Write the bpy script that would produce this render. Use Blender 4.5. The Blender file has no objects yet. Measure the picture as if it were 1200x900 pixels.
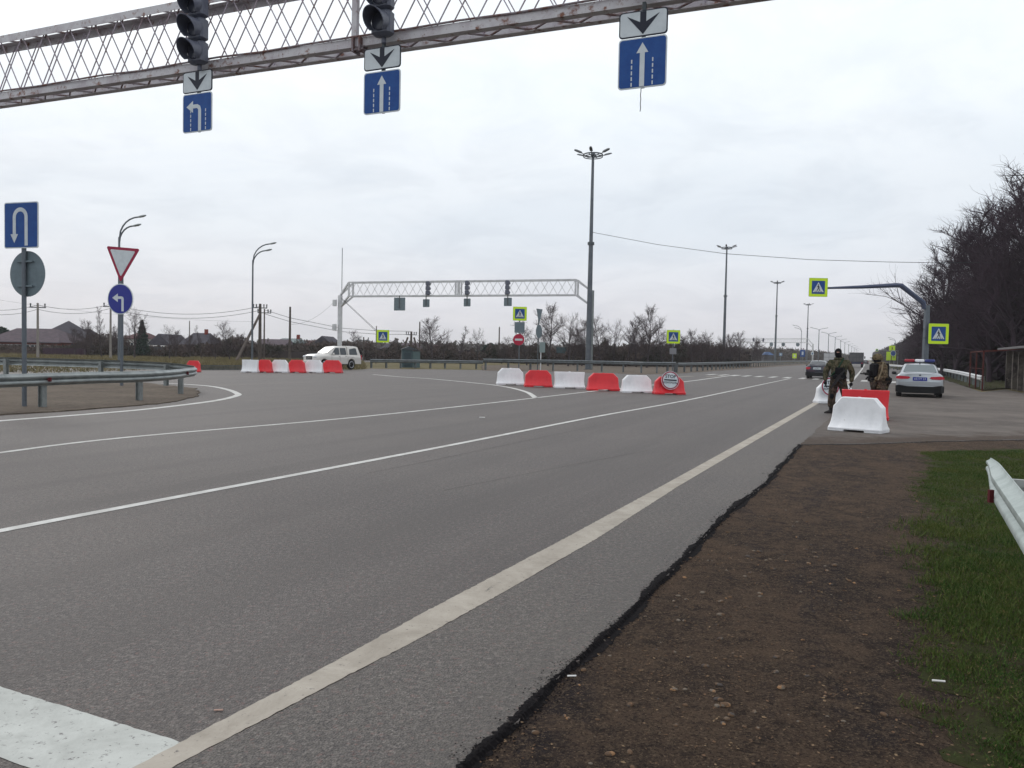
import bpy, bmesh, math, random
import numpy as np
from mathutils import Vector, Matrix, Euler
from mathutils.geometry import tessellate_polygon
R = math.radians
rnd = random.Random(7)
S = bpy.context.scene
COL = S.collection

# ------------------------------------------------------------------ camera
F = 970.0; CH = 1.6
CM = Euler((R(90 - 2.2), 0, 0)).to_matrix() @ Matrix.Rotation(R(1.15), 3, 'Z')
cd = bpy.data.cameras.new('camera'); cam = bpy.data.objects.new('camera', cd); COL.objects.link(cam)
cd.sensor_width = 36; cd.lens = F / 1200 * 36; cd.clip_start = .05; cd.clip_end = 6000
cam.matrix_world = Matrix.Translation((0, 0, CH)) @ CM.to_4x4()
S.camera = cam

def ray(px, py): return CM @ Vector(((px - 600) / F, -(py - 450) / F, -1))
def G(px, py, z=0.0):
    d = ray(px, py); t = (z - CH) / d.z
    return Vector((d.x * t, d.y * t, z))
def P(px, py, Y):
    d = ray(px, py); t = Y / d.y
    return Vector((d.x * t, Y, CH + d.z * t))
def HY(px): return 412.7 + (px - 600) * .0201
def at(px, Y, z=0.0):
    p = P(px, HY(px), Y); return Vector((p.x, Y, z))
PSI = R(24.4)
RV = Vector((math.sin(PSI), math.cos(PSI), 0)); RN = Vector((-math.cos(PSI), math.sin(PSI), 0))  # along road / to the left
def rd(s, d, z=0.0):
    p = RV * s + RN * d; return Vector((p.x, p.y, z))
ROADROT = -PSI           # rotz that turns local +y to the road direction

# ------------------------------------------------------------------ materials
MC = {}
def mat(name, col, rough=.6, metal=0.0, noise=None, spec=None, bump=None, emit=None, trans=0.0, coat=0.0):
    """noise = (scale, col2, lo, hi) ; bump=(scale,strength)"""
    if name in MC: return MC[name]
    m = bpy.data.materials.new(name); m.use_nodes = True
    nt = m.node_tree; b = nt.nodes['Principled BSDF']
    if spec is None: spec = .1 if rough >= .75 else (.3 if rough >= .5 else .5)
    b.inputs['Base Color'].default_value = (*col, 1); b.inputs['Roughness'].default_value = rough
    b.inputs['Metallic'].default_value = metal; b.inputs['Specular IOR Level'].default_value = spec
    b.inputs['Transmission Weight'].default_value = trans; b.inputs['Coat Weight'].default_value = coat
    tc = nt.nodes.new('ShaderNodeTexCoord')
    layers = noise if isinstance(noise, list) else ([noise] if noise else [])
    src = None
    for k, (sc, c2, lo, hi) in enumerate(layers):
        n = nt.nodes.new('ShaderNodeTexNoise'); n.inputs['Scale'].default_value = sc; n.inputs['Detail'].default_value = 6; n.inputs['Roughness'].default_value = .65
        mp = nt.nodes.new('ShaderNodeMapping'); mp.inputs['Location'].default_value = (k * 7.3, k * 3.1, k * 5.7)
        nt.links.new(tc.outputs['Object'], mp.inputs[0]); nt.links.new(mp.outputs[0], n.inputs['Vector'])
        r = nt.nodes.new('ShaderNodeMapRange'); r.inputs['From Min'].default_value = lo; r.inputs['From Max'].default_value = hi; r.clamp = True
        nt.links.new(n.outputs['Fac'], r.inputs['Value'])
        x = nt.nodes.new('ShaderNodeMix'); x.data_type = 'RGBA'
        if src is None: x.inputs['A'].default_value = (*col, 1)
        else: nt.links.new(src, x.inputs['A'])
        x.inputs['B'].default_value = (*c2, 1); nt.links.new(r.outputs[0], x.inputs['Factor'])
        src = x.outputs['Result']
    if src: nt.links.new(src, b.inputs['Base Color'])
    if bump:
        n = nt.nodes.new('ShaderNodeTexNoise'); n.inputs['Scale'].default_value = bump[0]; n.inputs['Detail'].default_value = 5
        nt.links.new(tc.outputs['Object'], n.inputs['Vector'])
        bp = nt.nodes.new('ShaderNodeBump'); bp.inputs['Strength'].default_value = bump[1]; bp.inputs['Distance'].default_value = .02
        nt.links.new(n.outputs['Fac'], bp.inputs['Height']); nt.links.new(bp.outputs[0], b.inputs['Normal'])
    if emit:
        b.inputs['Emission Color'].default_value = (*emit[0], 1); b.inputs['Emission Strength'].default_value = emit[1]
    MC[name] = m; return m

class NT:      # small node helper for ground materials
    def __init__(s, name):
        s.m = bpy.data.materials.new(name); s.m.use_nodes = True; s.nt = s.m.node_tree; s.b = s.nt.nodes['Principled BSDF']
        s.b.inputs['Specular IOR Level'].default_value = .1
        s.tc = s.nt.nodes.new('ShaderNodeTexCoord').outputs['Object']; MC[name] = s.m
    def map(s, rot=0, scale=(1, 1, 1), loc=(0, 0, 0)):
        a = s.nt.nodes.new('ShaderNodeMapping'); a.vector_type = 'POINT'; a.inputs['Rotation'].default_value = (0, 0, rot); s.nt.links.new(s.tc, a.inputs[0])
        b = s.nt.nodes.new('ShaderNodeMapping'); b.inputs['Scale'].default_value = scale; b.inputs['Location'].default_value = loc; s.nt.links.new(a.outputs[0], b.inputs[0]); return b.outputs[0]
    def noise(s, vec, scale, detail=5, rough=.6, dist=0):
        n = s.nt.nodes.new('ShaderNodeTexNoise'); n.inputs['Scale'].default_value = scale; n.inputs['Detail'].default_value = detail; n.inputs['Roughness'].default_value = rough; n.inputs['Distortion'].default_value = dist
        s.nt.links.new(vec, n.inputs['Vector']); return n.outputs['Fac']
    def vor(s, vec, scale, out='Color', feat='F1'):
        n = s.nt.nodes.new('ShaderNodeTexVoronoi'); n.inputs['Scale'].default_value = scale; n.feature = feat; s.nt.links.new(vec, n.inputs['Vector']); return n.outputs[out]
    def rng(s, v, a, b, c=0, d=1):
        r = s.nt.nodes.new('ShaderNodeMapRange'); r.clamp = True
        for k, q in zip(('From Min', 'From Max', 'To Min', 'To Max'), (a, b, c, d)): r.inputs[k].default_value = q
        s.nt.links.new(v, r.inputs['Value']); return r.outputs[0]
    def mix(s, f, a, b, mode='MIX'):
        x = s.nt.nodes.new('ShaderNodeMix'); x.data_type = 'RGBA'; x.blend_type = mode
        for k, q in (('Factor', f), ('A', a), ('B', b)):
            if isinstance(q, (int, float)): x.inputs[k].default_value = q
            elif isinstance(q, tuple): x.inputs[k].default_value = (*q, 1)
            else: s.nt.links.new(q, x.inputs[k])
        return x.outputs['Result']
    def math(s, op, a, b):
        x = s.nt.nodes.new('ShaderNodeMath'); x.operation = op
        for i, q in enumerate((a, b)):
            if isinstance(q, (int, float)): x.inputs[i].default_value = q
            else: s.nt.links.new(q, x.inputs[i])
        return x.outputs[0]
    def done(s, col, rough=.85, bump=None, bstr=.5, bdist=.01):
        s.nt.links.new(col, s.b.inputs['Base Color'])
        if isinstance(rough, float): s.b.inputs['Roughness'].default_value = rough
        else: s.nt.links.new(rough, s.b.inputs['Roughness'])
        if bump is not None:
            bp = s.nt.nodes.new('ShaderNodeBump'); bp.inputs['Strength'].default_value = bstr; bp.inputs['Distance'].default_value = bdist
            s.nt.links.new(bump, bp.inputs['Height']); s.nt.links.new(bp.outputs[0], s.b.inputs['Normal'])
        return s.m

def asphalt(name, base, dusty, dust_lo=.45):
    n = NT(name); w = n.map(); along = n.map(PSI, (1, .05, 1))
    c = n.mix(n.rng(n.noise(along, .55, 4), .35, .68), base, tuple(q * .74 for q in base))
    c = n.mix(n.rng(n.noise(along, 1.9, 3), .5, .75, 0, .5), c, tuple(q * 1.25 for q in base))
    c = n.mix(n.rng(n.noise(n.map(PSI, (1, .12, 1), (5, 2, 0)), .28, 5, .65, .4), .42, .62, 0, .8), c, tuple(q * .78 for q in base))
    c = n.mix(n.rng(n.noise(w, .35, 5), dust_lo, .8, 0, .75), c, dusty)
    # aggregate stones, world-size about 1 cm
    v = n.vor(w, 95); bw = n.nt.nodes.new('ShaderNodeRGBToBW'); n.nt.links.new(v, bw.inputs[0])
    c = n.mix(n.rng(bw.outputs[0], .35, .05, 0, .42), c, (.03, .028, .033))
    c = n.mix(n.rng(bw.outputs[0], .76, .97, 0, .6), c, (.34, .31, .28))
    c2 = n.vor(n.map(loc=(3, 1, 0)), 60); sp = n.nt.nodes.new('ShaderNodeSeparateColor'); n.nt.links.new(c2, sp.inputs[0])
    c = n.mix(n.rng(sp.outputs[0], .9, .98, 0, .5), c, (.2, .10, .085))
    c = n.mix(n.rng(n.noise(w, 75, 3, .8), .46, .58, 0, .72), c, (.018, .016, .018))
    c = n.mix(n.rng(n.noise(n.map(loc=(2, 7, 0)), 60, 3, .8), .55, .68, 0, .5), c, (.22, .195, .18))
    c = n.mix(n.rng(n.noise(w, 5, 6, .75, .5), .52, .66, 0, .35), c, (.05, .042, .040))
    c = n.mix(n.rng(n.noise(n.map(loc=(9, 4, 0)), 24, 6, .85), .49, .58, 0, .7), c, (.038, .032, .032))
    c = n.mix(n.rng(n.noise(n.map(loc=(4, 9, 0)), 28, 6, .85), .51, .60, 0, .62), c, (.175, .152, .138))
    c = n.mix(n.rng(n.noise(n.map(PSI, (1, .03, 1), (1, 1, 0)), 1.1, 5, .7), .47, .60, 0, .5), c, tuple(q * .6 for q in base))
    d = n.vor(w, 95, 'Distance')
    o = n.done(c, .62, d, .7, .007); n.b.inputs['Specular IOR Level'].default_value = .36; return o
# ground materials
M_ASPH = asphalt('asphalt', (.094, .079, .072), (.130, .110, .094))
M_ASPH2 = asphalt('dusty_asphalt', (.104, .091, .080), (.142, .123, .098), .4)
def m_paint(name, a, b, wear):
    n = NT(name); w = n.map()
    c = n.mix(n.rng(n.noise(w, 2.2, 8, .75, .6), .38, .64), a, b)
    c = n.mix(n.rng(n.noise(w, 26, 6, .75), wear, wear + .07, 0, .85), c, (.12, .11, .11))
    c = n.mix(n.rng(n.noise(n.map(PSI, (1, .2, 1)), 7, 5, .8, 1.5), .66, .70, 0, .7), c, (.1, .095, .095))
    return n.done(c, .7, n.noise(w, 60, 3), .4, .004)
M_PAINT = m_paint('road_paint', (.60, .60, .58), (.42, .41, .39), .62)
M_PAINTD = m_paint('dusty_road_paint', (.40, .365, .315), (.29, .26, .22), .60)
M_STOPL = m_paint('stop_line_paint', (.49, .505, .48), (.36, .37, .35), .58)
def m_dirt():
    n = NT('dirt'); w = n.map(); al = n.map(PSI, (1, .3, 1))
    c = n.mix(n.rng(n.noise(w, .55, 7, .7, .3), .38, .60), (.096, .064, .045), (.034, .025, .022))
    c = n.mix(n.rng(n.noise(al, 1.0, 6, .7, .8), .50, .62, 0, .85), c, (.024, .020, .024))
    c = n.mix(n.rng(n.noise(w, 3.3, 8, .78, .6), .48, .60, 0, .7), c, (.120, .080, .055))
    c = n.mix(n.rng(n.noise(n.map(loc=(6, 2, 0)), 7, 8, .8), .50, .60, 0, .75), c, (.022, .016, .015))
    c = n.mix(n.rng(n.noise(w, 26, 6, .85), .50, .62, 0, .8), c, (.135, .096, .066))
    c = n.mix(n.rng(n.noise(n.map(loc=(1, 8, 0)), 60, 4, .85), .50, .60, 0, .75), c, (.013, .010, .009))
    c = n.mix(n.rng(n.noise(n.map(loc=(8, 1, 0)), 70, 3, .85), .57, .66, 0, .8), c, (.24, .17, .11))
    return n.done(c, .95, n.noise(w, 14, 9, .8), 1.0, .05)
M_DIRT = m_dirt()
def m_sand():
    n = NT('sandy_soil'); w = n.map()
    c = n.mix(n.rng(n.noise(w, .6, 6, .65), .35, .65), (.15, .125, .10), (.105, .085, .07))
    c = n.mix(n.rng(n.noise(w, 9, 8, .75), .5, .7, 0, .8), c, (.08, .06, .045))
    c = n.mix(n.rng(n.noise(w, 3, 6, .75), .52, .66, 0, .8), c, (.06, .05, .04))
    c = n.mix(n.rng(n.noise(w, 20, 6, .8), .54, .66, 0, .8), c, (.24, .20, .16))
    return n.done(c, .95, n.noise(w, 22, 8, .75), .8, .03)
M_SAND = m_sand()
def m_field():
    n = NT('dry_grass'); w = n.map()
    c = n.mix(n.rng(n.noise(w, .12, 6, .65), .35, .65), (.17, .14, .08), (.115, .105, .05))
    c = n.mix(n.rng(n.noise(w, 2.5, 8, .75), .45, .7, 0, .8), c, (.065, .055, .03))
    c = n.mix(n.rng(n.noise(w, .5, 6, .75), .52, .7, 0, .7), c, (.17, .135, .08))
    return n.done(c, .95, n.noise(w, 6, 8, .75), .8, .08)
M_FIELD = m_field()
def m_turf():
    n = NT('turf_soil'); w = n.map()
    c = n.mix(n.rng(n.noise(w, 2, 6, .65), .4, .6), (.036, .042, .014), (.046, .034, .022))
    c = n.mix(n.rng(n.noise(w, 14, 8, .75), .45, .7, 0, .8), c, (.020, .017, .010))
    c = n.mix(n.rng(n.noise(n.map(loc=(3, 8, 0)), 50, 4, .85), .52, .66, 0, .7), c, (.060, .075, .022))
    return n.done(c, .95, n.noise(w, 22, 8, .75), .8, .03)
M_TURF = m_turf()
n_ = NT('grass_blades'); w_ = n_.map()
c_ = n_.mix(n_.rng(n_.noise(w_, 1.6, 5), .38, .62), (.026, .068, .010), (.064, .088, .016))
c_ = n_.mix(n_.rng(n_.noise(w_, 60, 2), .5, .65), c_, (.085, .125, .03))
c_ = n_.mix(n_.rng(n_.noise(n_.map(loc=(9, 2, 0)), 40, 2), .56, .66), c_, (.16, .13, .055))
M_BLADE = n_.done(c_, .7)
M_BLADE.node_tree.nodes['Principled BSDF'].inputs['Specular IOR Level'].default_value = .15

# object materials
galv = mat('galvanised_steel', (.27, .295, .295), .42, .55, [(3, (.18, .20, .20), .4, .65), (25, (.34, .37, .36), .6, .75)])
galvd = mat('dull_galvanised_steel', (.16, .18, .19), .5, .4, (3, (.10, .11, .115), .4, .65))
galvw = mat('worn_zinc_beam', (.44, .49, .47), .5, .3, [(5, (.33, .38, .36), .4, .62), (60, (.12, .12, .13), .68, .72)])
darksteel = mat('dark_weathered_steel', (.075, .09, .10), .55, .4, (4, (.12, .13, .13), .4, .65))
polesteel = mat('painted_pole_steel', (.13, .15, .175), .5, .35, (3, (.11, .125, .14), .4, .65))
maststeel = mat('mast_steel', (.10, .115, .135), .5, .4, (1.5, (.14, .155, .17), .4, .65))
rustwhite = mat('rusty_white_paint', (.56, .55, .57), .6, 0, [(2.2, (.42, .38, .41), .45, .65), (5, (.20, .09, .06), .56, .66), (22, (.15, .07, .05), .62, .70)])
rustdark = mat('rusty_lacing_steel', (.25, .22, .24), .75, 0, [(6, (.17, .09, .075), .45, .6)])
latt = mat('lattice_bar_paint', (.40, .36, .42), .65, 0, (4, (.24, .17, .18), .45, .65))
white_steel = mat('white_painted_steel', (.62, .63, .64), .5, 0, (2, (.5, .5, .52), .45, .65))
sblue = mat('sign_blue', (.006, .055, .24), .5, 0, (6, (.009, .07, .27), .4, .6))
sblue2 = mat('sign_deep_blue', (.005, .014, .24), .45)
swhite = mat('sign_white', (.60, .65, .68), .5, 0, (5, (.52, .57, .60), .4, .65))
sgrey = mat('sign_back_grey', (.16, .205, .23), .55, .2, (4, (.13, .17, .19), .4, .65))
sblack = mat('sign_black', (.012, .015, .03), .5)
sred = mat('sign_red', (.42, .01, .045), .5)
sredd = mat('sign_dark_red', (.30, .012, .05), .5)
slime = mat('sign_fluorescent_yellow', (.60, .84, .02), .5)
sigblack = mat('signal_housing', (.075, .085, .125), .45, 0, (8, (.11, .12, .155), .4, .65))
siglens = mat('signal_lens', (.035, .04, .06), .25)
bwhite = mat('barrier_white_plastic', (.80, .81, .83), .42, 0, [(2.5, (.70, .71, .73), .45, .7), (14, (.5, .48, .45), .66, .74)], bump=(5, .25))
bred = mat('barrier_red_plastic', (.68, .012, .022), .38, 0, [(2.5, (.58, .010, .02), .45, .7), (16, (.42, .03, .03), .67, .76)], bump=(5, .25))
concrete = mat('concrete_pole', (.27, .25, .23), .85, 0, (2, (.2, .185, .175), .4, .65))
woodpole = mat('old_wood_pole', (.11, .09, .08), .9, 0, (3, (.07, .06, .055), .4, .65))
wirem = mat('wire', (.03, .032, .04), .6)
bark = mat('bark', (.075, .062, .066), .95, 0, (6, (.045, .038, .042), .4, .65))
twigm = mat('twigs', (.070, .052, .056), .95)
twigdark = mat('dark_twigs', (.055, .038, .050), .95)
barkdark = mat('dark_bark', (.050, .036, .046), .95)
scrub = mat('scrub', (.095, .072, .066), .95, 0, [(.25, (.042, .044, .034), .45, .6), (.6, (.115, .085, .075), .52, .66)])
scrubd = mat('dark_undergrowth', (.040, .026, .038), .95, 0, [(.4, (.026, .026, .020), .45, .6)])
everg = mat('evergreen', (.020, .038, .034), .9, 0, (3, (.03, .055, .04), .4, .6))
rubber = mat('rubber', (.015, .015, .016), .85)
glassd = mat('car_glass', (.03, .04, .05), .08, 0, spec=.6)
glassg = mat('reflective_rear_glass', (.09, .12, .13), .12, 0, spec=.7)
silver = mat('silver_car_paint', (.37, .395, .42), .28, .6, coat=.4)
navy = mat('dark_navy_paint', (.012, .013, .03), .25, .1, coat=.5)
carwhite = mat('pearl_white_paint', (.62, .60, .57), .3, .05, coat=.5)
trim = mat('black_plastic', (.02, .02, .022), .6)
chrome = mat('chrome', (.6, .6, .62), .2, 1)
tail = mat('tail_lamp', (.45, .012, .03), .2, coat=.5)
headl = mat('headlamp_glass', (.7, .72, .75), .1)
rim = mat('alloy_rim', (.45, .46, .48), .35, .8)
brick = mat('red_brick', (.22, .045, .035), .9, 0, (8, (.18, .05, .04), .4, .6))
roofm = mat('mauve_slate', (.105, .082, .094), .85, 0, (2, (.075, .06, .072), .4, .6), bump=(4, .4))
roofg = mat('grey_slate', (.068, .064, .078), .85, 0, (2, (.048, .045, .056), .4, .6), bump=(4, .4))
roofr = mat('dark_red_tile', (.11, .055, .055), .85, 0, (2, (.08, .045, .05), .4, .6))
roofgr = mat('green_roof_sheet', (.10, .135, .14), .7)
plaster = mat('dirty_plaster', (.20, .175, .16), .9, 0, (2, (.14, .12, .115), .4, .6))
plasterw = mat('white_plaster', (.55, .54, .53), .9)
concg = mat('stained_concrete', (.13, .115, .10), .9, 0, [(1.2, (.06, .05, .05), .45, .6), (5, (.22, .19, .16), .55, .7)])
rustred = mat('rusty_red_paint', (.10, .025, .025), .8, 0, (5, (.065, .03, .025), .4, .6))
tealbox = mat('teal_painted_metal', (.05, .085, .095), .6, 0, (1.5, (.035, .06, .07), .4, .6))
truckgrey = mat('grey_tarpaulin', (.13, .13, .14), .8, 0, (1.2, (.10, .10, .11), .4, .6))
truckblue = mat('blue_truck_paint', (.025, .035, .09), .5)
def camo(name, a, b, c, d):
    return mat(name, a, .9, 0, [(9, b, .48, .51), (13, c, .54, .56), (17, d, .60, .62)])
camog = camo('green_camouflage', (.075, .07, .042), (.038, .04, .024), (.125, .105, .07), (.016, .015, .012))
camod = camo('brown_camouflage', (.085, .058, .048), (.045, .038, .028), (.12, .085, .065), (.02, .016, .014))
camot = camo('tan_camouflage', (.15, .11, .07), (.075, .058, .036), (.20, .155, .10), (.035, .028, .02))
blackcl = mat('black_cloth', (.012, .012, .014), .95)
skin = mat('skin', (.42, .25, .19), .6)
gunm = mat('gun_metal', (.015, .015, .016), .45, .4)
strapm = mat('tan_strap', (.22, .18, .12), .9)
bootm = mat('black_leather', (.014, .013, .013), .6)
crackm = mat('tarry_soil', (.008, .007, .008), 1.0, 0, (30, (.028, .023, .022), .55, .7), spec=.1)
stonem = mat('pebbles', (.11, .07, .045), .85, 0, [(9, (.15, .125, .10), .5, .54), (13, (.07, .06, .055), .53, .57), (17, (.26, .15, .08), .58, .61)])
leafm = mat('dead_leaves', (.13, .08, .05), .9, 0, [(12, (.20, .14, .085), .5, .54), (15, (.07, .04, .025), .55, .6)])
litter = mat('white_litter', (.75, .74, .72), .7)

# ------------------------------------------------------------------ mesh builder
class MB:
    def __init__(s): s.v = []; s.f = []; s.mi = []; s.cur = 0
    def add(s, vs, fs):
        o = len(s.v); s.v += [tuple(q) for q in vs]; s.f += [tuple(i + o for i in f) for f in fs]; s.mi += [s.cur] * len(fs); return s
    def box(s, c, d, rz=0, bev=0, m=None):
        x, y, z = d[0] / 2, d[1] / 2, d[2] / 2
        if bev:
            b = min(bev, x * .9, y * .9, z * .9)
            rings = []
            for zz, k in ((-z, b), (-z + b, 0), (z - b, 0), (z, b)):
                X, Y = x - k, y - k
                rings.append([(-X + b, -Y, zz), (X - b, -Y, zz), (X, -Y + b, zz), (X, Y - b, zz), (X - b, Y, zz), (-X + b, Y, zz), (-X, Y - b, zz), (-X, -Y + b, zz)])
            vs, fs = loftdata(rings)
        else:
            vs = [(i, j, k) for k in (-z, z) for j in (-y, y) for i in (-x, x)]
            fs = [(0, 2, 3, 1), (4, 5, 7, 6), (0, 1, 5, 4), (2, 6, 7, 3), (0, 4, 6, 2), (1, 3, 7, 5)]
        M = m if m is not None else Matrix.Rotation(rz, 3, 'Z'); c = Vector(c)
        return s.add([M @ Vector(v) + c for v in vs], fs)
    def bar(s, a, b, w, h=None, up=Vector((0, 0, 1))):
        a = Vector(a); b = Vector(b); d = b - a; L = d.length; h = h or w
        if L < 1e-6: return s
        z = d / L; x = z.cross(up)
        if x.length < 1e-3: x = Vector((1, 0, 0))
        x.normalize(); y = z.cross(x)
        M = Matrix((x, y, z)).transposed()
        return s.box((a + b) / 2, (w, h, L), m=M)
    def tube(s, pts, r, n=8, caps=True):
        pts = [Vector(p) for p in pts]; rs = r if isinstance(r, (list, tuple)) else [r] * len(pts)
        rings = []; ref = None
        for i, p in enumerate(pts):
            t = (pts[min(i + 1, len(pts) - 1)] - pts[max(i - 1, 0)])
            t = t.normalized() if t.length > 1e-9 else Vector((0, 0, 1))
            if ref is None: ref = Vector((1, 0, 0)) if abs(t.x) < .9 else Vector((0, 1, 0))
            x = (ref - t * ref.dot(t)).normalized(); y = t.cross(x); ref = x
            rings.append([p + (x * math.cos(2 * math.pi * k / n) + y * math.sin(2 * math.pi * k / n)) * rs[i] for k in range(n)])
        vs, fs = loftdata(rings, caps); return s.add(vs, fs)
    def loft(s, rings, caps=True): return s.add(*loftdata(rings, caps))
    def ball(s, c, r, nu=12, nv=8):
        c = Vector(c); rr = r if isinstance(r, (list, tuple)) else (r, r, r); rings = []
        for j in range(nv + 1):
            t = math.pi * (j + .02 if j == 0 else (j - .02 if j == nv else j)) / nv
            rings.append([c + Vector((rr[0] * math.sin(t) * math.cos(2 * math.pi * k / nu), rr[1] * math.sin(t) * math.sin(2 * math.pi * k / nu), -rr[2] * math.cos(t))) for k in range(nu)])
        return s.loft(rings)
    def prism(s, pts2, f, t0, t1):
        """2d polygon pts2, mapped by f(u,v,t) -> 3d; extruded t0..t1"""
        n = len(pts2); area = sum(pts2[i][0] * pts2[(i + 1) % n][1] - pts2[(i + 1) % n][0] * pts2[i][1] for i in range(n))
        if area < 0: pts2 = pts2[::-1]
        tri = tessellate_polygon([[Vector((p[0], p[1], 0)) for p in pts2]])
        vs = [f(p[0], p[1], t0) for p in pts2] + [f(p[0], p[1], t1) for p in pts2]
        fs = []
        for t in tri:
            a, b, c = [Vector((pts2[i][0], pts2[i][1])) for i in t]
            if (b - a).cross(c - a) < 0: t = (t[0], t[2], t[1])
            fs.append(tuple(t)); fs.append((t[2] + n, t[1] + n, t[0] + n))
        fs += [(i, i + n, (i + 1) % n + n, (i + 1) % n) for i in range(n)]
        return s.add(vs, fs)
    def flat(s, pts2, y0, th=.004):      # sign layer: local x right, z up, front towards -y
        return s.prism(pts2, lambda u, v, t: (u, t, v), y0, y0 - th)
    def m(s, i): s.cur = i; return s
    def build(s, name, mats, parent=None, origin=None, smooth=False, ang=None):
        me = bpy.data.meshes.new(name)
        vs = s.v if origin is None else [(a - origin[0], b - origin[1], c - origin[2]) for a, b, c in s.v]
        me.from_pydata(vs, [], s.f)
        mats = mats if isinstance(mats, list) else [mats]
        for q in mats: me.materials.append(q)
        if len(mats) > 1: me.polygons.foreach_set('material_index', s.mi)
        if smooth:
            me.polygons.foreach_set('use_smooth', [True] * len(me.polygons))
            if ang is not None:
                me.update(); me.set_sharp_from_angle(angle=R(ang))
        me.update()
        o = bpy.data.objects.new(name, me); COL.objects.link(o)
        if parent is not None: o.parent = parent
        return o
def loftdata(rings, caps=True):
    n = len(rings[0]); vs = [v for r in rings for v in r]; fs = []
    for j in range(len(rings) - 1):
        for i in range(n):
            k = (i + 1) % n; fs.append((j * n + i, j * n + k, (j + 1) * n + k, (j + 1) * n + i))
    if caps: fs.append(tuple(range(n))[::-1]); fs.append(tuple((len(rings) - 1) * n + i for i in range(n)))
    return vs, fs

def tag(o, label=None, cat=None, group=None, kind=None):
    if label: o['label'] = label
    if cat: o['category'] = cat
    if group: o['group'] = group
    if kind: o['kind'] = kind
    return o
def thing(name, label, cat, loc=(0, 0, 0), rz=0, group=None):
    o = bpy.data.objects.new(name, None); COL.objects.link(o); o.empty_display_size = .2
    o.location = loc; o.rotation_euler = (0, 0, rz); return tag(o, label, cat, group)
def kids(o): return [c for c in bpy.data.objects if c.parent == o]
def copy_tree(o, parent=None, loc=None, rz=None, label=None, scale=None):
    c = o.copy(); COL.objects.link(c)
    if parent is not None: c.parent = parent
    for ch in KID(o): 
        d = copy_tree(ch, c)
    if loc is not None: c.location = loc
    if rz is not None: c.rotation_euler = (0, 0, rz)
    if scale is not None: c.scale = scale if isinstance(scale, (tuple, Vector)) else (scale,) * 3
    if label: c['label'] = label
    return c
def KID(o): return [c for c in list(COL.objects) if c.parent == o]
def circ(cx, cy, r, n=32, ry=None, a0=0): return [(cx + r * math.cos(a0 + 2 * math.pi * k / n), cy + (ry or r) * math.sin(a0 + 2 * math.pi * k / n)) for k in range(n)]
def rrect(w, h, r=.03, cx=0, cy=0):
    pts = []
    for sx, sy, a in ((1, 1, 0), (-1, 1, 90), (-1, -1, 180), (1, -1, 270)):
        for k in range(5):
            t = R(a + k * 22.5); pts.append((cx + sx * (w / 2 - r) + r * math.cos(t), cy + sy * (h / 2 - r) + r * math.sin(t)))
    return pts
def text_polys(mb, txt, size, cx, cz, y0, th=.004, sx=1.0, bold=0.0):
    cu = bpy.data.curves.new('t', 'FONT'); cu.body = txt; cu.size = size; cu.align_x = 'CENTER'; cu.align_y = 'CENTER'; cu.extrude = th / 2; cu.offset = bold
    o = bpy.data.objects.new('t', cu); COL.objects.link(o); bpy.context.view_layer.update()
    me = o.evaluated_get(bpy.context.evaluated_depsgraph_get()).to_mesh()
    mb.add([(v.co.x * sx + cx, y0 - v.co.z, v.co.y + cz) for v in me.vertices], [tuple(p.vertices) for p in me.polygons])
    o.to_mesh_clear(); bpy.data.objects.remove(o); bpy.data.curves.remove(cu)
# ------------------------------------------------------------------ world and light
w = bpy.data.worlds.new('World'); S.world = w; w.use_nodes = True; nt = w.node_tree
bg = nt.nodes['Background']; sky = nt.nodes.new('ShaderNodeTexSky'); sky.sky_type = 'NISHITA'; sky.sun_disc = False
SUN_EL = R(38); SUN_AZ = R(-35)        # azimuth from +y towards +x
sky.sun_elevation = SUN_EL; sky.sun_rotation = SUN_AZ; sky.air_density = 1; sky.dust_density = 3
tc = nt.nodes.new('ShaderNodeTexCoord'); sep = nt.nodes.new('ShaderNodeSeparateXYZ'); nt.links.new(tc.outputs['Generated'], sep.inputs[0])
# cloud layer seen in perspective: direction divided by its height
add = nt.nodes.new('ShaderNodeMath'); add.operation = 'ADD'; add.inputs[1].default_value = .22; nt.links.new(sep.outputs['Z'], add.inputs[0])
mx = nt.nodes.new('ShaderNodeMath'); mx.operation = 'MAXIMUM'; mx.inputs[1].default_value = .05; nt.links.new(add.outputs[0], mx.inputs[0])
dx = nt.nodes.new('ShaderNodeMath'); dx.operation = 'DIVIDE'; nt.links.new(sep.outputs['X'], dx.inputs[0]); nt.links.new(mx.outputs[0], dx.inputs[1])
dy = nt.nodes.new('ShaderNodeMath'); dy.operation = 'DIVIDE'; nt.links.new(sep.outputs['Y'], dy.inputs[0]); nt.links.new(mx.outputs[0], dy.inputs[1])
cb = nt.nodes.new('ShaderNodeCombineXYZ'); nt.links.new(dx.outputs[0], cb.inputs[0]); nt.links.new(dy.outputs[0], cb.inputs[1])
def wn(scale, detail, rough, dist, loc):
    mp = nt.nodes.new('ShaderNodeMapping'); mp.inputs['Location'].default_value = loc; nt.links.new(cb.outputs[0], mp.inputs[0])
    n = nt.nodes.new('ShaderNodeTexNoise'); n.inputs['Scale'].default_value = scale; n.inputs['Detail'].default_value = detail; n.inputs['Roughness'].default_value = rough; n.inputs['Distortion'].default_value = dist
    nt.links.new(mp.outputs[0], n.inputs['Vector']); return n.outputs['Fac']
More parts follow.
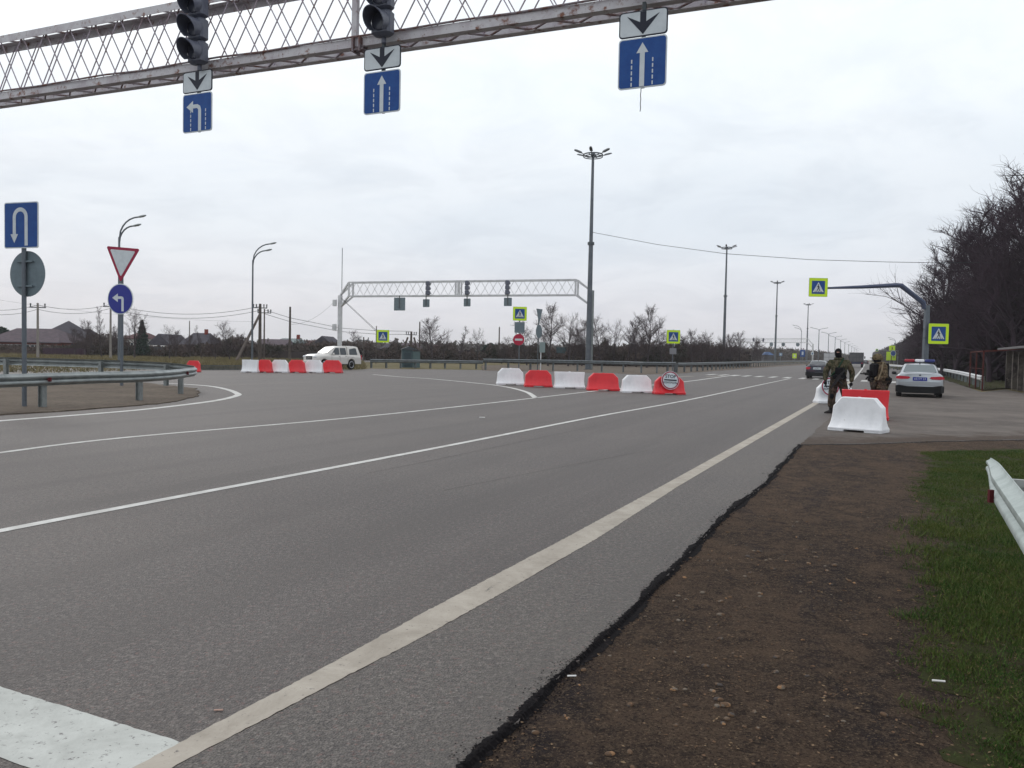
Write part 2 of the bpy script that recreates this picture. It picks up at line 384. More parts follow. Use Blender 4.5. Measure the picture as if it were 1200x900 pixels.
def wr(v, a, b, c=0, d=1):
    r = nt.nodes.new('ShaderNodeMapRange'); r.clamp = True; r.interpolation_type = 'SMOOTHSTEP'
    for k, q in zip(('From Min', 'From Max', 'To Min', 'To Max'), (a, b, c, d)): r.inputs[k].default_value = q
    nt.links.new(v, r.inputs['Value']); return r.outputs[0]
def wm(f, a, b, mode='MIX'):
    x = nt.nodes.new('ShaderNodeMix'); x.data_type = 'RGBA'; x.blend_type = mode
    for k, q in (('Factor', f), ('A', a), ('B', b)):
        if isinstance(q, (int, float)): x.inputs[k].default_value = q
        elif isinstance(q, tuple): x.inputs[k].default_value = (*q, 1)
        else: nt.links.new(q, x.inputs[k])
    return x.outputs['Result']
# values are x10 (Background strength 0.1)
base = wm(wr(sep.outputs['Z'], 0.0, .16), (7.6, 7.6, 8.15), (8.1, 8.7, 9.35))
base = wm(wr(sep.outputs['Z'], .14, .36), base, (10.2, 10.85, 11.2))
el2 = wr(sep.outputs['Z'], .35, .95)
base = wm(el2, base, (11.0, 11.2, 11.6))
shade = wm(wr(wn(1.0, 7, .62, 1.0, (1.3, .4, 0)), .40, .66), (1.03, 1.025, 1.02), (.965, .975, .985))
base = wm(1.0, base, shade, 'MULTIPLY')
fine = wm(wr(wn(3.2, 6, .6, .5, (5, 2, 0)), .38, .68), (1.035, 1.03, 1.03), (.955, .955, .965))
base = wm(1.0, base, fine, 'MULTIPLY')
skyc = wm(.94, sky.outputs[0], base)
nt.links.new(skyc, bg.inputs['Color']); bg.inputs['Strength'].default_value = .1
sd = bpy.data.lights.new('sun', 'SUN'); sd.energy = .8; sd.angle = R(18); sd.color = (1, .97, .93)
so = bpy.data.objects.new('sun', sd); COL.objects.link(so); so.rotation_euler = (math.pi / 2 - SUN_EL, 0, -SUN_AZ + math.pi)
so.location = (0, 0, 30)
S.view_settings.view_transform = 'Standard'; S.view_settings.look = 'None'; S.view_settings.exposure = 0; S.view_settings.gamma = 1

# ------------------------------------------------------------------ ground sheets
def sheet(name, pts, z, material, jag=0.0, step=.15, thick=0.0, maxd=40):
    """pts world xy polygon; edges nearer than maxd subdivided and made ragged"""
    out = []
    for i, p in enumerate(pts):
        q = pts[(i + 1) % len(pts)]; p = Vector(p[:2]); q = Vector(q[:2]); L = (q - p).length
        n = 1
        if jag and min(p.length, q.length) < maxd: n = max(1, min(400, int(L / step)))
        d = (q - p).normalized() if L else Vector((1, 0)); nn = Vector((-d.y, d.x))
        for k in range(n):
            t = p + (q - p) * k / n
            if n > 1 and k: t += nn * (rnd.gauss(0, jag) + jag * 1.4 * math.sin(k * .31 + i) * math.sin(k * .13))
            out.append(t)
    mb = MB(); mb.prism([(a.x, a.y) for a in out], lambda u, v, t: (u, v, t), z, z - max(thick, .02))
    o = mb.build(name, material); tag(o, kind='structure'); return o
g = MB(); g.add([(-1800, -60, -.06), (1800, -60, -.06), (1800, 2600, -.06), (-1800, 2600, -.06)], [(0, 1, 2, 3)])
tag(g.build('ground', M_FIELD), kind='structure')

crack = [(590, 858), (623, 827), (647, 798), (700, 752), (730, 725), (757, 697), (790, 665), (820, 633), (853, 600), (895, 567.5), (937.5, 520.8)]
cr = [G(*p) for p in crack]; cr0 = cr[0] - (cr[2] - cr[0]).normalized() * 8
cr = [cr0, G(543, 897)] + cr
px_far = [(1010, 520), (1100, 517), (1200, 515), (1500, 512)]
back_r = [(2600, 520)]
right = [(1500, 475), (1230, 462), (1198, 460.5), (1179, 456.5), (1150, 459.5), (1120, 449), (1100, 443), (1075, 436.5), (1050, 432.5), (1030, 428), (1022, 425), (1018.5, 423.3)]
left = [(1013.8, 423.3), (1005, 424.3), (985, 425.6), (957, 426.4), (900, 429.2), (865, 431.6), (826, 434.8), (796, 436.6), (753, 437.8), (719, 436.2), (640, 434.5), (565, 433.6), (433, 432), (425, 433), (330, 433), (230, 433.5), (120, 428), (0, 424), (-250, 417)]
poly = [*cr, *[G(*p) for p in px_far], *[G(*p) for p in right], *[G(*p) for p in left]]
far0 = G(-250, 417)
poly += [Vector((-70, 5, 0)), Vector((-40, -40, 0)), Vector((cr0.x - 3, -40, 0))]
sheet('road', poly, 0.0, M_ASPH, .006, .05, .08)
# dirt shoulder (lower than the asphalt edge) and turf
dp = [cr0 + Vector((-1, 0, 0))] + [p + Vector((-.25, .1, 0)) for p in cr[1:]] + [G(940, 519), G(1200, 513), G(1600, 509), Vector((16, 6, 0)), Vector((8, -20, 0)), Vector((0, -20, 0))]
sheet('dirt_shoulder', dp, -.018, M_DIRT)
grass_l = [(1092, 528.5), (1083, 563), (1089, 604.5), (1098.7, 636), (1090, 660), (1090, 700), (1079, 740), (1077, 779), (1105, 825), (1119, 867), (1150, 900)]
gl = [G(*p) for p in grass_l]
gp = gl + [Vector((gl[-1].x - .15, 1.2, 0)), Vector((10, -3, 0)), G(1700, 519), G(1300, 522), G(1200, 525), G(1140, 526)]
sheet('grass_verge', gp, -.0155, M_TURF, .09, .07)
# dusty strip between the edge line and the broken asphalt edge: worn asphalt sheet
LA_low = [(150, 918), (203.3, 900), (344, 826), (500, 744.5), (650, 660.5), (795, 570), (957.5, 473.7)]
la = [G(*p) for p in LA_low]
strip = la + [G(975, 490), G(948, 512), G(937, 521)] + [p + Vector((-.012, .0, 0)) for p in cr[:-1][::-1]]
sheet('worn_shoulder_asphalt', strip, .0015, M_ASPH2, .004, .05, .001)
lay = [G(*p) for p in [(975, 487), (948, 512), (938.5, 520.6), (1010, 519.5), (1100, 516.7), (1200, 514.7), (1490, 512), (1490, 476), (1230, 463), (1198, 462), (1179, 458), (1150, 461), (1120, 450.5), (1100, 446), (1062, 446), (1030, 455)]]
p0 = G(1000, 519.8); p1 = G(1200, 514.7); tv = (p1 - p0).normalized(); nv = Vector((-tv.y, tv.x, 0))
def m_layby():
    n = NT('lay_by_asphalt'); w = n.map(); sx = n.nt.nodes.new('ShaderNodeSeparateXYZ'); n.nt.links.new(w, sx.inputs[0])
    sd = n.math('ADD', n.math('MULTIPLY', sx.outputs[0], nv.x), n.math('MULTIPLY', sx.outputs[1], nv.y)); sd = n.math('SUBTRACT', sd, p0.dot(nv))
    f = n.rng(sd, 0, 2.6, 1, 0); f = n.math('ADD', f, n.math('MULTIPLY', n.math('SUBTRACT', n.noise(w, 1.3, 8, .7), .5), 1.5))
    c = n.mix(n.rng(n.noise(w, .5, 6), .4, .65), (.102, .088, .080), (.142, .124, .110))
    c = n.mix(n.rng(n.noise(w, .22, 6, .65, .8), .47, .6, 0, .6), c, (.078, .066, .060))
    c = n.mix(n.rng(n.noise(n.map(loc=(3, 3, 0)), 2.2, 7, .75), .5, .64, 0, .6), c, (.16, .14, .125))
    c = n.mix(n.rng(n.noise(w, 35, 4, .7), .58, .7, 0, .5), c, (.05, .043, .042)); c = n.mix(n.rng(n.noise(n.map(loc=(5, 5, 0)), 45, 4, .7), .6, .7, 0, .6), c, (.24, .21, .19))
    d = n.mix(n.rng(n.noise(w, 14, 6, .75), .42, .65), (.05, .038, .032), (.095, .07, .052))
    c = n.mix(n.rng(f, .45, .8), c, d); o = n.done(c, .8, n.noise(w, 40, 5, .7), .6, .01); return o
sheet('lay_by', lay, .0028, m_layby(), .02, .2, .002)
# tar-dark broken edge: a mass of small crumbs
def V3(*a): return Vector(a)
ce = MB(); cg = random.Random(11); cum_ = 0
for i in range(1, len(cr) - 1 + 0):
    a, b = cr[i], cr[i + 1]; d = (b - a); L = d.length; d.normalize(); nn = Vector((d.y, -d.x, 0))
    for k in range(int(L * (520 if b.y < 6 else 260 if b.y < 10 else 120))):
        u = cg.random() * L; q = cum_ + u; wv = .026 + .014 * math.sin(q * 2.3) + .010 * math.sin(q * 7.1 + 1) + .008 * math.sin(q * 17.0)
        off = cg.gauss(0, 1.1) * max(.012, wv) + .010; p = a + d * u + nn * off; s_ = cg.uniform(.002, .006) * (1.6 if b.y > 8 else 1)
        z = .006 if off < .0 else -.016; h = s_ * .6; t = cg.random() * 2
        ce.add([(p.x + s_ * math.cos(t + m_ * 2.09) * (1.3 if m_ == 0 else 1), p.y + s_ * math.sin(t + m_ * 2.09), z) for m_ in range(3)] + [(p.x, p.y, z + h)], [(0, 1, 3), (1, 2, 3), (2, 0, 3)])
    cum_ += L
tag(ce.build('crumbled_road_edge', crackm), 'dark tarry crumbs along the broken asphalt edge', None, None, 'stuff')
# continuous tarry lip of the broken asphalt edge
lip = MB(); rows = []; q = 0
def fnz(x, *fr): return sum(a * math.sin(x * f + ph) for f, a, ph in fr)
for i in range(len(cr) - 1):
    a, b = cr[i], cr[i + 1]; d = (b - a); L = d.length; d.normalize(); nn = Vector((d.y, -d.x, 0)); st = .012 if b.y < 7 else .03; n_k = max(1, int(L / st))
    for k in range(n_k):
        u = L * k / n_k; x = q + u; p = a + d * u
        w0 = -max(.006, .022 + .016 * math.sin(x * 1.9) + .014 * math.sin(x * 5.3 + 2) + .008 * math.sin(x * 13)) + rnd.gauss(0, .006); w1 = .040 + .018 * math.sin(x * 2.7 + 1) + .012 * math.sin(x * 7.7) + rnd.gauss(0, .008)
        rows.append([p + nn * w0 + V3(0, 0, .0045), p + nn * (w0 * .45) + V3(0, 0, .0065 + .002 * rnd.random()), p + nn * (.004 + rnd.gauss(0, .003)) + V3(0, 0, .0035), p + nn * (.018 + rnd.gauss(0, .003)) + V3(0, 0, -.014), p + nn * w1 + V3(0, 0, -.0155)])
    q += L
m_ = 5; lip.add([v for r in rows for v in r], [(k * m_ + t, k * m_ + t + 1, (k + 1) * m_ + t + 1, (k + 1) * m_ + t) for k in range(len(rows) - 1) for t in range(m_ - 1)])
tag(lip.build('tarry_road_edge', crackm), kind='structure')

# markings -------------------------------------------------------
def ribbon(pts, w, z=.005, taper=None):
    mb = MB(); n = len(pts); L = []; Rr = []
    for i, p in enumerate(pts):
        t = (pts[min(i + 1, n - 1)] - pts[max(0, i - 1)]).normalized(); nn = Vector((-t.y, t.x, 0)); ww = w[i] if isinstance(w, list) else w
        L.append(p + nn * ww / 2); Rr.append(p - nn * ww / 2)
    vs = [(q.x, q.y, z) for q in L] + [(q.x, q.y, z) for q in Rr]
    mb.add(vs, [(i + n, i + 1 + n, i + 1, i) for i in range(n - 1)]); return mb
def dens(pts, k=6):
    out = []
    for i in range(len(pts) - 1):
        p0 = pts[max(0, i - 1)]; p1 = pts[i]; p2 = pts[i + 1]; p3 = pts[min(len(pts) - 1, i + 2)]
        for j in range(k):
            t = j / k
            out.append(.5 * ((2 * p1) + (p2 - p0) * t + (2 * p0 - 5 * p1 + 4 * p2 - p3) * t * t + (3 * p1 - p0 - 3 * p2 + p3) * t ** 3))
    return out + [pts[-1]]
def line(name, pix, w, m, smooth=False, back=None, z=.0035):
    pts = [G(*p) for p in pix]
    if back: pts = [pts[0] - (pts[1] - pts[0]).normalized() * back] + pts
    if smooth: pts = dens(pts)
    o = ribbon(pts, w, z).build(name, m); tag(o, kind='structure'); return o
# edge line: two measured borders
up = [(135, 912), (210.4, 870.8), (291.7, 828.3), (387.5, 778.3), (491.7, 720.8), (650, 637.5), (775, 570), (952, 472.5), (997.5, 445.0)]
lo = [(183, 910), (282, 858), (375, 809), (480, 755), (590, 694.5), (700, 631), (795, 570), (958.5, 473.2), (1000, 446.2)]
U = [G(*p) for p in up]; L_ = [G(*p) for p in lo]
U = [U[0] - (U[3] - U[0]).normalized() * 5] + U; L_ = [L_[0] - (L_[3] - L_[0]).normalized() * 5] + L_
def rag(pts, j=.0025, st=.03, lim=14):
    out = []
    for a, b in zip(pts, pts[1:]):
        L = (b - a).length; d = (b - a).normalized(); nn = Vector((-d.y, d.x, 0)); m_ = max(1, int(L / st)) if min(a.length, b.length) < lim and L < 12 else 1
        out += [a + (b - a) * k / m_ + (nn * rnd.gauss(0, j) if k else Vector((0, 0, 0))) for k in range(m_)]
    return out + [pts[-1]]
def flatpoly(mb, pts, z):
    tri = tessellate_polygon([[Vector((p.x, p.y, 0)) for p in pts]]); fs = []
    for t in tri:
        a, b, c = [pts[i] for i in t]
        fs.append(tuple(t) if (b.x - a.x) * (c.y - a.y) - (b.y - a.y) * (c.x - a.x) > 0 else (t[0], t[2], t[1]))
    mb.add([(p.x, p.y, z) for p in pts], fs); return mb
mb = MB(); flatpoly(mb, rag(U) + rag(L_)[::-1], .0032)
tag(mb.build('edge_line', M_PAINTD), kind='structure')
line('edge_line', [(998.5, 446.2), (1005.5, 438.5), (1010.5, 432), (1012.6, 428.4), (1013.6, 426)], .2, M_PAINT, True)
line('lane_line', [(-120, 648), (0, 622.3), (200, 584), (400, 546.3), (550, 517.5), (700, 488), (800, 470), (880, 453.3), (926, 443.6)], .125, M_PAINT, True, 4)
line('lane_line', [(-120, 547), (0, 530.6), (150, 512.5), (400, 490.7), (560, 474), (690, 459)], .13, M_PAINT, True, 4)
line('lane_line', [(690, 459), (806, 446.9), (834, 443.2), (862, 439.4)], .2, M_PAINT, True)
line('island_line', [(-130, 504), (0, 493.3), (100, 485.7), (167, 480), (233, 472.3), (262, 467.8), (277.5, 463.6), (278, 461.2), (267, 456.7), (247, 452.7), (217, 450.3), (190, 449)], .22, M_PAINT, True)
line('junction_line', [(437, 438.8), (467, 441.5), (500, 443.6), (533, 446.5), (560, 449.2), (580, 451.4), (600, 454.8), (617, 459.5), (625, 464.2), (627, 466.3)], .2, M_PAINT, True)
# stop line
sp = [G(-60, 783), G(205, 868), G(163, 899), G(0, 884), G(-60, 878)]
u0 = G(0, 805); u1 = G(207, 868.5); dd = (u0 - u1).normalized()
mb = MB(); a = u1; b = u1 + dd * 9; nn = Vector((dd.y, -dd.x, 0)); c0 = G(0, 888)
wd = abs((c0 - u1).dot(nn)); sgn = 1 if (c0 - u1).dot(nn) > 0 else -1
ra = G(160, 899)
b4 = a + nn * sgn * wd - dd * .06
flatpoly(mb, rag([a - dd * .06, b], .002, .03) + rag([b + nn * sgn * wd, b4], .002, .03), .0022)
tag(mb.build('stop_line', M_STOPL), kind='structure')
# zebra across the carriageway
for k, px in enumerate([834, 848, 862, 875, 890, 906, 922.5, 941, 957, 975, 994, 1013, 1031, 1048]):
    py = 438.6 + (px - 834) * .0418 + .3
    c = G(px, py); hw = .22
    mb = MB(); nn = Vector((RV.y, -RV.x, 0)); s_ = 2.0
    mb.add([(c + RV * i + nn * j) + Vector((0, 0, .0065)) for i, j in ((-s_, -hw), (-s_, hw), (s_, hw), (s_, -hw))], [(0, 1, 2, 3)])
    tag(mb.build('zebra_stripe', M_PAINT), kind='structure')
for pix in ([(828, 441.4), (848, 440.4)], [(790, 441.6), (812, 440.8)]):
    line('worn_line', pix, .3, M_PAINTD)
# repaired cracks
for pix in ([(455, 459.8), (490, 457), (520, 455), (545, 452.8)], [(430, 555), (500, 541), (600, 520), (700, 499)], [(520, 575), (640, 551), (760, 528)]):
    line('road_crack', pix, .007, mat('filled_crack', (.055, .05, .05), .9), True, None, .0042)
# sandy island inside the curved rail
isl = [(-260, 505), (-60, 490), (0, 487), (67, 483), (150, 476.5), (200, 472), (228, 466), (235, 460.5), (227, 455.5), (200, 452.5), (150, 447), (60, 442), (-60, 438), (-260, 436)]
sheet('soil_island', [G(*p) for p in isl], .03, M_SAND, .05, .25, .03)
sheet('median_soil', [G(*p) for p in [(565, 434.2), (640, 435.5), (719, 437.6), (753, 439), (796, 437.8), (826, 435.8), (865, 432.8), (900, 430.2), (957, 427), (957, 425), (860, 426), (700, 427), (565, 428)]], .004, M_SAND, .08, .6, .02, 200)
sheet('opposite_carriageway', [G(420, 424), G(560, 424.3), G(700, 424.8), G(850, 422.7), G(940, 421.8), G(900, 420.6), G(600, 418.5), G(400, 416.8)], -.02, M_ASPH)

# ------------------------------------------------------------------ guard rails
WP = [(0.0, 0.0), (.012, .03), (.075, .07), (.08, .10), (.07, .125), (.02, .155), (.07, .185), (.08, .21), (.075, .24), (.012, .28), (0, .31)]
def rail(name, label, path, top, side, posts, material=galv, postw=(.12, .16), group='steel guard rails', blocks=True, pmat=None, taper=None):
    """path: ground points; side +1: face towards left of path direction; posts: parameters in metres along path"""
    o0 = path[0].copy(); root = thing(name, label, 'guard rail', o0, 0, group)
    mb = MB(); n = len(path); prof = [(a, b) for a, b in WP] + [(a - .006, b) for a, b in WP[::-1]]
    rings = []; cum = [0]
    for i in range(1, n): cum.append(cum[-1] + (path[i] - path[i - 1]).length)
    def nrm(i):
        t = (path[min(i + 1, n - 1)] - path[max(0, i - 1)]); t.z = 0; t.normalize(); return Vector((-t.y, t.x, 0)) * side
    for i in range(n):
        nn = nrm(i); kz = (taper or {}).get(n - 1 - i, 1.0); rings.append([path[i] + nn * a * kz + Vector((0, 0, top - .31 * kz + b * kz)) for a, b in prof])
    mb.loft(rings); mb.build('beam', material, root, o0, True, 40)
    for s in posts:
        i = 0
        while i < n - 2 and cum[i + 1] < s: i += 1
        t = (s - cum[i]) / max(1e-6, cum[i + 1] - cum[i]); p = path[i].lerp(path[i + 1], t); nn = nrm(i); tt = Vector((nn.y, -nn.x, 0))
        q = p - nn * (.05 + postw[1] / 2)
        M = Matrix((tt, nn, Vector((0, 0, 1)))).transposed()
        pb = MB(); H = top - .06
        W, D = postw
        pb.box(q + Vector((0, 0, H / 2)), (.012, D, H), m=M); pb.box(q + nn * (D / 2) + Vector((0, 0, H / 2)), (W, .012, H), m=M); pb.box(q - nn * (D / 2) + Vector((0, 0, H / 2)), (W, .012, H), m=M)
        if blocks: pb.box(p - nn * .028 + Vector((0, 0, top - .155)), (W * .8, .045, .2), m=M)
        pb.build('post', pmat or material, root, o0)
    return root, cum[-1]
# curved rail at the left
pa = [P(-420, HY(-420), 13.5), at(-150, 15.6), at(45, 19.9), at(110, 21.3), at(162, 23.1), at(200, 25.0), at(222, 27.2), at(229.5, 29.2)]
for p in pa: p.z = 0
A = [G(-200, 498), G(40, 479.5), G(110, 474), G(162, 471), G(200, 466.3), G(220, 461.5)]
tipc = [at(228.5, 29.0), at(223, 30.3, .03), at(198, 31.2, .08), at(150, 31.8, .12), at(60, 32.4, .14), at(-60, 33.4, .14), at(-300, 35, .14)]
path = dens(A + tipc, 8)
L0 = 0; cums = [0]
for i in range(1, len(path)): cums.append(cums[-1] + (path[i] - path[i - 1]).length)
def near_s(px, lo, hi):
    best = None
    for i, p in enumerate(path):
        v = CM.transposed() @ (p - Vector((0, 0, CH)))
        x = 600 + F * v.x / -v.z
        if lo <= cums[i] <= hi and (best is None or abs(x - px) < best[0]): best = (abs(x - px), cums[i])
    return best[1]
tip_s = cums[8 * 6]
ps = [near_s(-60, 0, tip_s), near_s(53, 0, tip_s), near_s(169, 0, tip_s), near_s(216, 0, tip_s), near_s(196, tip_s + 1, 1e9), near_s(122, tip_s + 1, 1e9), near_s(10, tip_s + 1, 1e9), near_s(-100, tip_s + 1, 1e9)]
rt, _ = rail('guard_rail', 'long guard rail bent round the soil island under the U-turn sign', path, .86, -1, ps, galv, (.12, .14))
refm = mat('dull_reflector', (.10, .010, .014), .7)
for s_px in (54, 216):
    s = near_s(s_px, 0, tip_s); i = min(range(len(path)), key=lambda k: abs(cums[k] - s)); t = (path[i + 1] - path[i]).normalized(); nn = Vector((t.y, -t.x, 0))
    rf = MB(); rf.bar(path[i] + nn * .075 + Vector((0, 0, .655)), path[i] + nn * .075 + Vector((0, 0, .755)), .10, .06); rf.build('reflector', refm, rt, path[0])

# far rails
def along(path): return sum((path[i + 1] - path[i]).length for i in range(len(path) - 1))
pB = [G(433.5, 431.4), G(480, 431.6), G(530, 432.0), G(566, 432.6)]
rail('guard_rail', 'far guard rail in front of the teal hut, lower of the joined pair', pB, .78, -1, [.2 + 1.45 * k for k in range(int(along(pB) / 1.45) + 1)], galvd)
pC = [G(566, 433.6), G(640, 434.3), G(719, 435.9), G(753, 437.4), G(780, 437.3), G(791.5, 436.8)]
rail('guard_rail', 'guard rail crossing the junction behind the near barrier row', pC, 1.0, -1, [.3 + 2.2 * k for k in range(int(along(pC) / 2.2) + 1)], galvd)
pD = dens([G(794, 436.6), G(826, 434.5), G(865, 431.3), G(900, 429.0), G(930, 427.1), G(957, 426.0), G(985, 425.1), G(1004, 424)], 3)
rail('guard_rail', 'guard rail running away beside the carriageway behind the dark sedan', pD, .92, -1, [.2 + 3.2 * k for k in range(60) if .2 + 3.2 * k < along(pD)], galvd)
# near rail at right
e0 = P(1166, 542, 7.3); e1 = P(1209, 588, 5.05)
tt = (Vector((e0.x, e0.y, 0)) - Vector((e1.x, e1.y, 0))).normalized()
E0 = Vector((e0.x, e0.y, 0)); topz = .74
pE = dens([E0 - tt * 9, E0 - tt * 5, E0 - tt * 1.2, E0 - tt * .3, E0 + tt * .12 + Vector((-.03, 0, 0))], 3)
rn, _ = rail('guard_rail', 'near pale guard rail end in the grass at the right edge', pE, topz, 1, [9 - 2.9, 9 - 4.9, 9 - 6.9], galvw, (.10, .12), pmat=galv, taper={0: .45, 1: .5, 2: .62, 3: .8, 4: .9})
rb = MB(); p = E0 - tt * 1.0; nn = Vector((-tt.y, tt.x, 0)); rb.bar(p + nn * .1 + Vector((0, 0, .50)), p + nn * .1 + Vector((0, 0, .60)), .035, .03); rb.build('reflector', refm, rn, pE[0])
# distance pieces: two flat spacer arms behind the rail
for s in (.62, 1.35):
    p = E0 - tt * s; ab = MB(); ab.box(p - nn * .62 + Vector((0, 0, .62)), (1.15, .05, .06), rz=math.atan2(-nn.y, -nn.x)); ab.box(p - nn * .62 + Vector((0, 0, .585)), (1.15, .012, .06), rz=math.atan2(-nn.y, -nn.x))
    ab.build('spacer_arm', [mat('spacer_top', (.4, .41, .4), .6)], rn, pE[0])
# far right rail
pF = dens([G(1030, 431.5), G(1062, 434.5), G(1090, 438), G(1108, 441.5), G(1128, 447.5), G(1150, 456.5)], 3)
rail('guard_rail', 'white guard rail behind the police car and lay-by', pF, .80, -1, [.3 + 4 * k for k in range(60) if .3 + 4 * k < along(pF)], white_steel, pmat=galv)
grs = [G(*p) for p in [(1030, 429.5), (1062, 434), (1100, 443), (1120, 449), (1136, 453), (1152, 457), (1179, 455), (1400, 455), (1400, 440), (1200, 436), (1030, 427)]]
sheet('far_verge', grs, .004, M_TURF, .1, .6, .02, 90)

# ------------------------------------------------------------------ signs
def ped_symbol(mb, w, y, wi=1, ki=2):
    """white triangle with a dark walking figure; w = blue square width"""
    s = w
    mb.m(wi).flat([(-.42 * s, -.36 * s), (.42 * s, -.36 * s), (0, .40 * s)], y)
    y2 = y - .006; mb.m(ki)
    mb.flat(circ(.0, .19 * s, .045 * s, 10), y2)
    mb.flat([(-.05 * s, .13 * s), (.04 * s, .14 * s), (.07 * s, -.04 * s), (-.02 * s, -.08 * s)], y2)
    mb.flat([(.03 * s, .12 * s), (.13 * s, .0), (.11 * s, -.02 * s), (.02 * s, .07 * s)], y2)
    mb.flat([(-.05 * s, .12 * s), (-.12 * s, .02 * s), (-.10 * s, .0), (-.02 * s, .07 * s)], y2)
    mb.flat([(-.02 * s, -.04 * s), (.05 * s, -.06 * s), (-.08 * s, -.27 * s), (-.13 * s, -.27 * s)], y2)
    mb.flat([(.01 * s, -.03 * s), (.07 * s, -.04 * s), (.14 * s, -.27 * s), (.09 * s, -.27 * s)], y2)
    for k in range(5):
        x = (-.27 + .125 * k) * s; mb.flat([(x, -.36 * s), (x + .045 * s, -.36 * s), (x + .055 * s, -.285 * s), (x + .01 * s, -.285 * s)], y2 - .001)
def ped_sign_plate(root, W, cx=0, cz=0, y=0, border=.15, fluo=True):
    mb = MB(); 
    mb.m(3).flat(rrect(W, W, .04 * W, cx, cz), y, .03); mb.m(3 if fluo else 1)
    mb.m(4).flat(rrect(W * .985, W * .985, .04 * W, cx, cz), y - .0301, .003)
    b = MB(); 
    m2 = MB(); m2.cur = 0; q = W * (1 - 2 * border)
    m2.flat(rrect(q, q, .03 * W), y - .0335, .004); ped_symbol(m2, q, y - .0378)
    for v, f, i in zip([0], [0], [0]): pass
    off = len(mb.v); mb.v += [(a + cx, b_, c + cz) for a, b_, c in m2.v]; mb.f += [tuple(i + off for i in f) for f in m2.f]; mb.mi += m2.mi
    o = mb.build('sign_plate', [sblue2 if W < 1.3 and False else sblue, swhite, sblack, sgrey, slime], root)
    return o
def pole(root, x, y, z0, z1, r, m, name='post', n=10):
    mb = MB(); mb.tube([(x, y, z0), (x, y, z1)], r, n); return mb.build(name, m, root, None, True, 50)
def clamp(mb, z, r=.05): mb.box((0, -.01, z), (.16, .1, .04))

# left U-turn sign with the back of a round sign
b0 = G(26.5, 477.6); t0 = thing('road_sign', 'blue U-turn sign above the grey back of a round sign on one post', 'road sign', b0, R(-18))
t0.rotation_euler = (0, 0, R(-18))
zt = P(25, 237, b0.y).z; zb = P(25, 291, b0.y).z; zc = P(28, 320.5, b0.y).z
pole(t0, 0, .05, 0, zt - .1, .055, polesteel)
mb = MB(); H = zt - zb; W = H * .96; cz = (zt + zb) / 2
mb.m(1).flat(rrect(W, H, .05, 0, cz), -.01, .02); mb.m(0).flat(rrect(W - .05, H - .05, .04, 0, cz), -.0305, .004)
u = W / 2
arc = [(.30 * u * math.cos(R(a)) , .30 * u * math.sin(R(a))) for a in range(0, 181, 15)]
ri, ro = .26 * u, .44 * u
uo = [(ro * math.cos(R(a)), ro * math.sin(R(a)) + .36 * u + cz) for a in range(0, 181, 12)]; ui = [(ri * math.cos(R(a)), ri * math.sin(R(a)) + .36 * u + cz) for a in range(180, -1, -12)]
cxo = -.02
shape = [(ro, cz - .93 * u)] + uo + [(-ro, cz - .42 * u), (-ri, cz - .42 * u)] + ui + [(ri, cz - .93 * u)]
mb.m(1).flat([(a + cxo, b) for a, b in shape], -.035, .004)
xm = -(ri + ro) / 2; mb.flat([(xm - .22 * u + cxo, cz - .40 * u), (xm + .22 * u + cxo, cz - .40 * u), (xm + cxo, cz - .80 * u)], -.036, .004)
mb.build('u_turn_plate', [sblue, swhite], t0)
mb = MB(); mb.flat(circ(0.04, zc, .56, 40), .118, .008); ob = mb.build('round_sign_back', [sgrey], t0)
for dz in (-.3, .3): MB().box((.0, .07, zc + dz), (.5, .05, .04)).build('bracket', sgrey, t0)
for dz in (-.3, .3): MB().box((.0, .0, cz + dz), (.5, .04, .04)).build('bracket', sgrey, t0)

# yield + turn-left post
b1 = at(141.5, 31.5); t1 = thing('road_sign', 'red-rimmed give-way triangle above a round blue left-turn arrow', 'road sign', b1, R(-16))
z1 = P(143, 290, 31.5).z; z2 = P(141, 331, 31.5).z; zc = P(143, 350.5, 31.5).z
pole(t1, 0, .05, 0, z1 - .05, .06, polesteel)
mb = MB(); hh = z1 - z2; sw = hh / .866 / 2
def tri_pts(k, cx=0, n=6):
    cy = z1 - hh / 3; pts = [(-sw, z1), (sw, z1), (0, z2)]
    out = []
    for i in range(3):
        p = Vector(pts[i]); a = (Vector(pts[i - 1]) - p).normalized() * .07; b = (Vector(pts[(i + 1) % 3]) - p).normalized() * .07
        for t in (0, .5, 1): q = p + a * (1 - t) ** 1.2 + b * t ** 1.2; out.append(q)
    return [((q.x) * k + cx, (q.y - cy) * k + cy) for q in out]
TA = R(-5); rot_ = lambda pts: [(a * math.cos(TA) - (b - z2) * math.sin(TA), z2 + a * math.sin(TA) + (b - z2) * math.cos(TA)) for a, b in pts]
mb.m(0).flat(rot_(tri_pts(1)), -.01, .02); mb.m(1).flat(rot_(tri_pts(.76)), -.0305, .004)
mb.build('give_way_plate', [sredd, swhite], t1)
mb = MB(); rr = 18.5 / F * 31.5 * .97
mb.m(1).flat(circ(0, zc, rr, 40), -.01, .02); mb.m(0).flat(circ(0, zc, rr * .94, 40), -.0305, .004)
k = rr
ap = [(.16, -.72), (.16, .05), (.10, .14), (.0, .18), (-.28, .18), (-.28, .38), (-.66, .08), (-.28, -.2), (-.28, -.02) , (-.02, -.02), (.0, -.04), (.0, -.72)]
ap = [(.28, -.80), (.28, .0), (.24, .12), (.12, .17), (-.18, .17), (-.18, .36), (-.62, .08), (-.18, -.2), (-.18, .01), (.06, .01), (.10, -.03), (.10, -.80)]
mb.m(1).flat([(a * k, b * k + zc) for a, b in ap], -.035, .004); mb.build('turn_left_plate', [sblue2, swhite], t1)

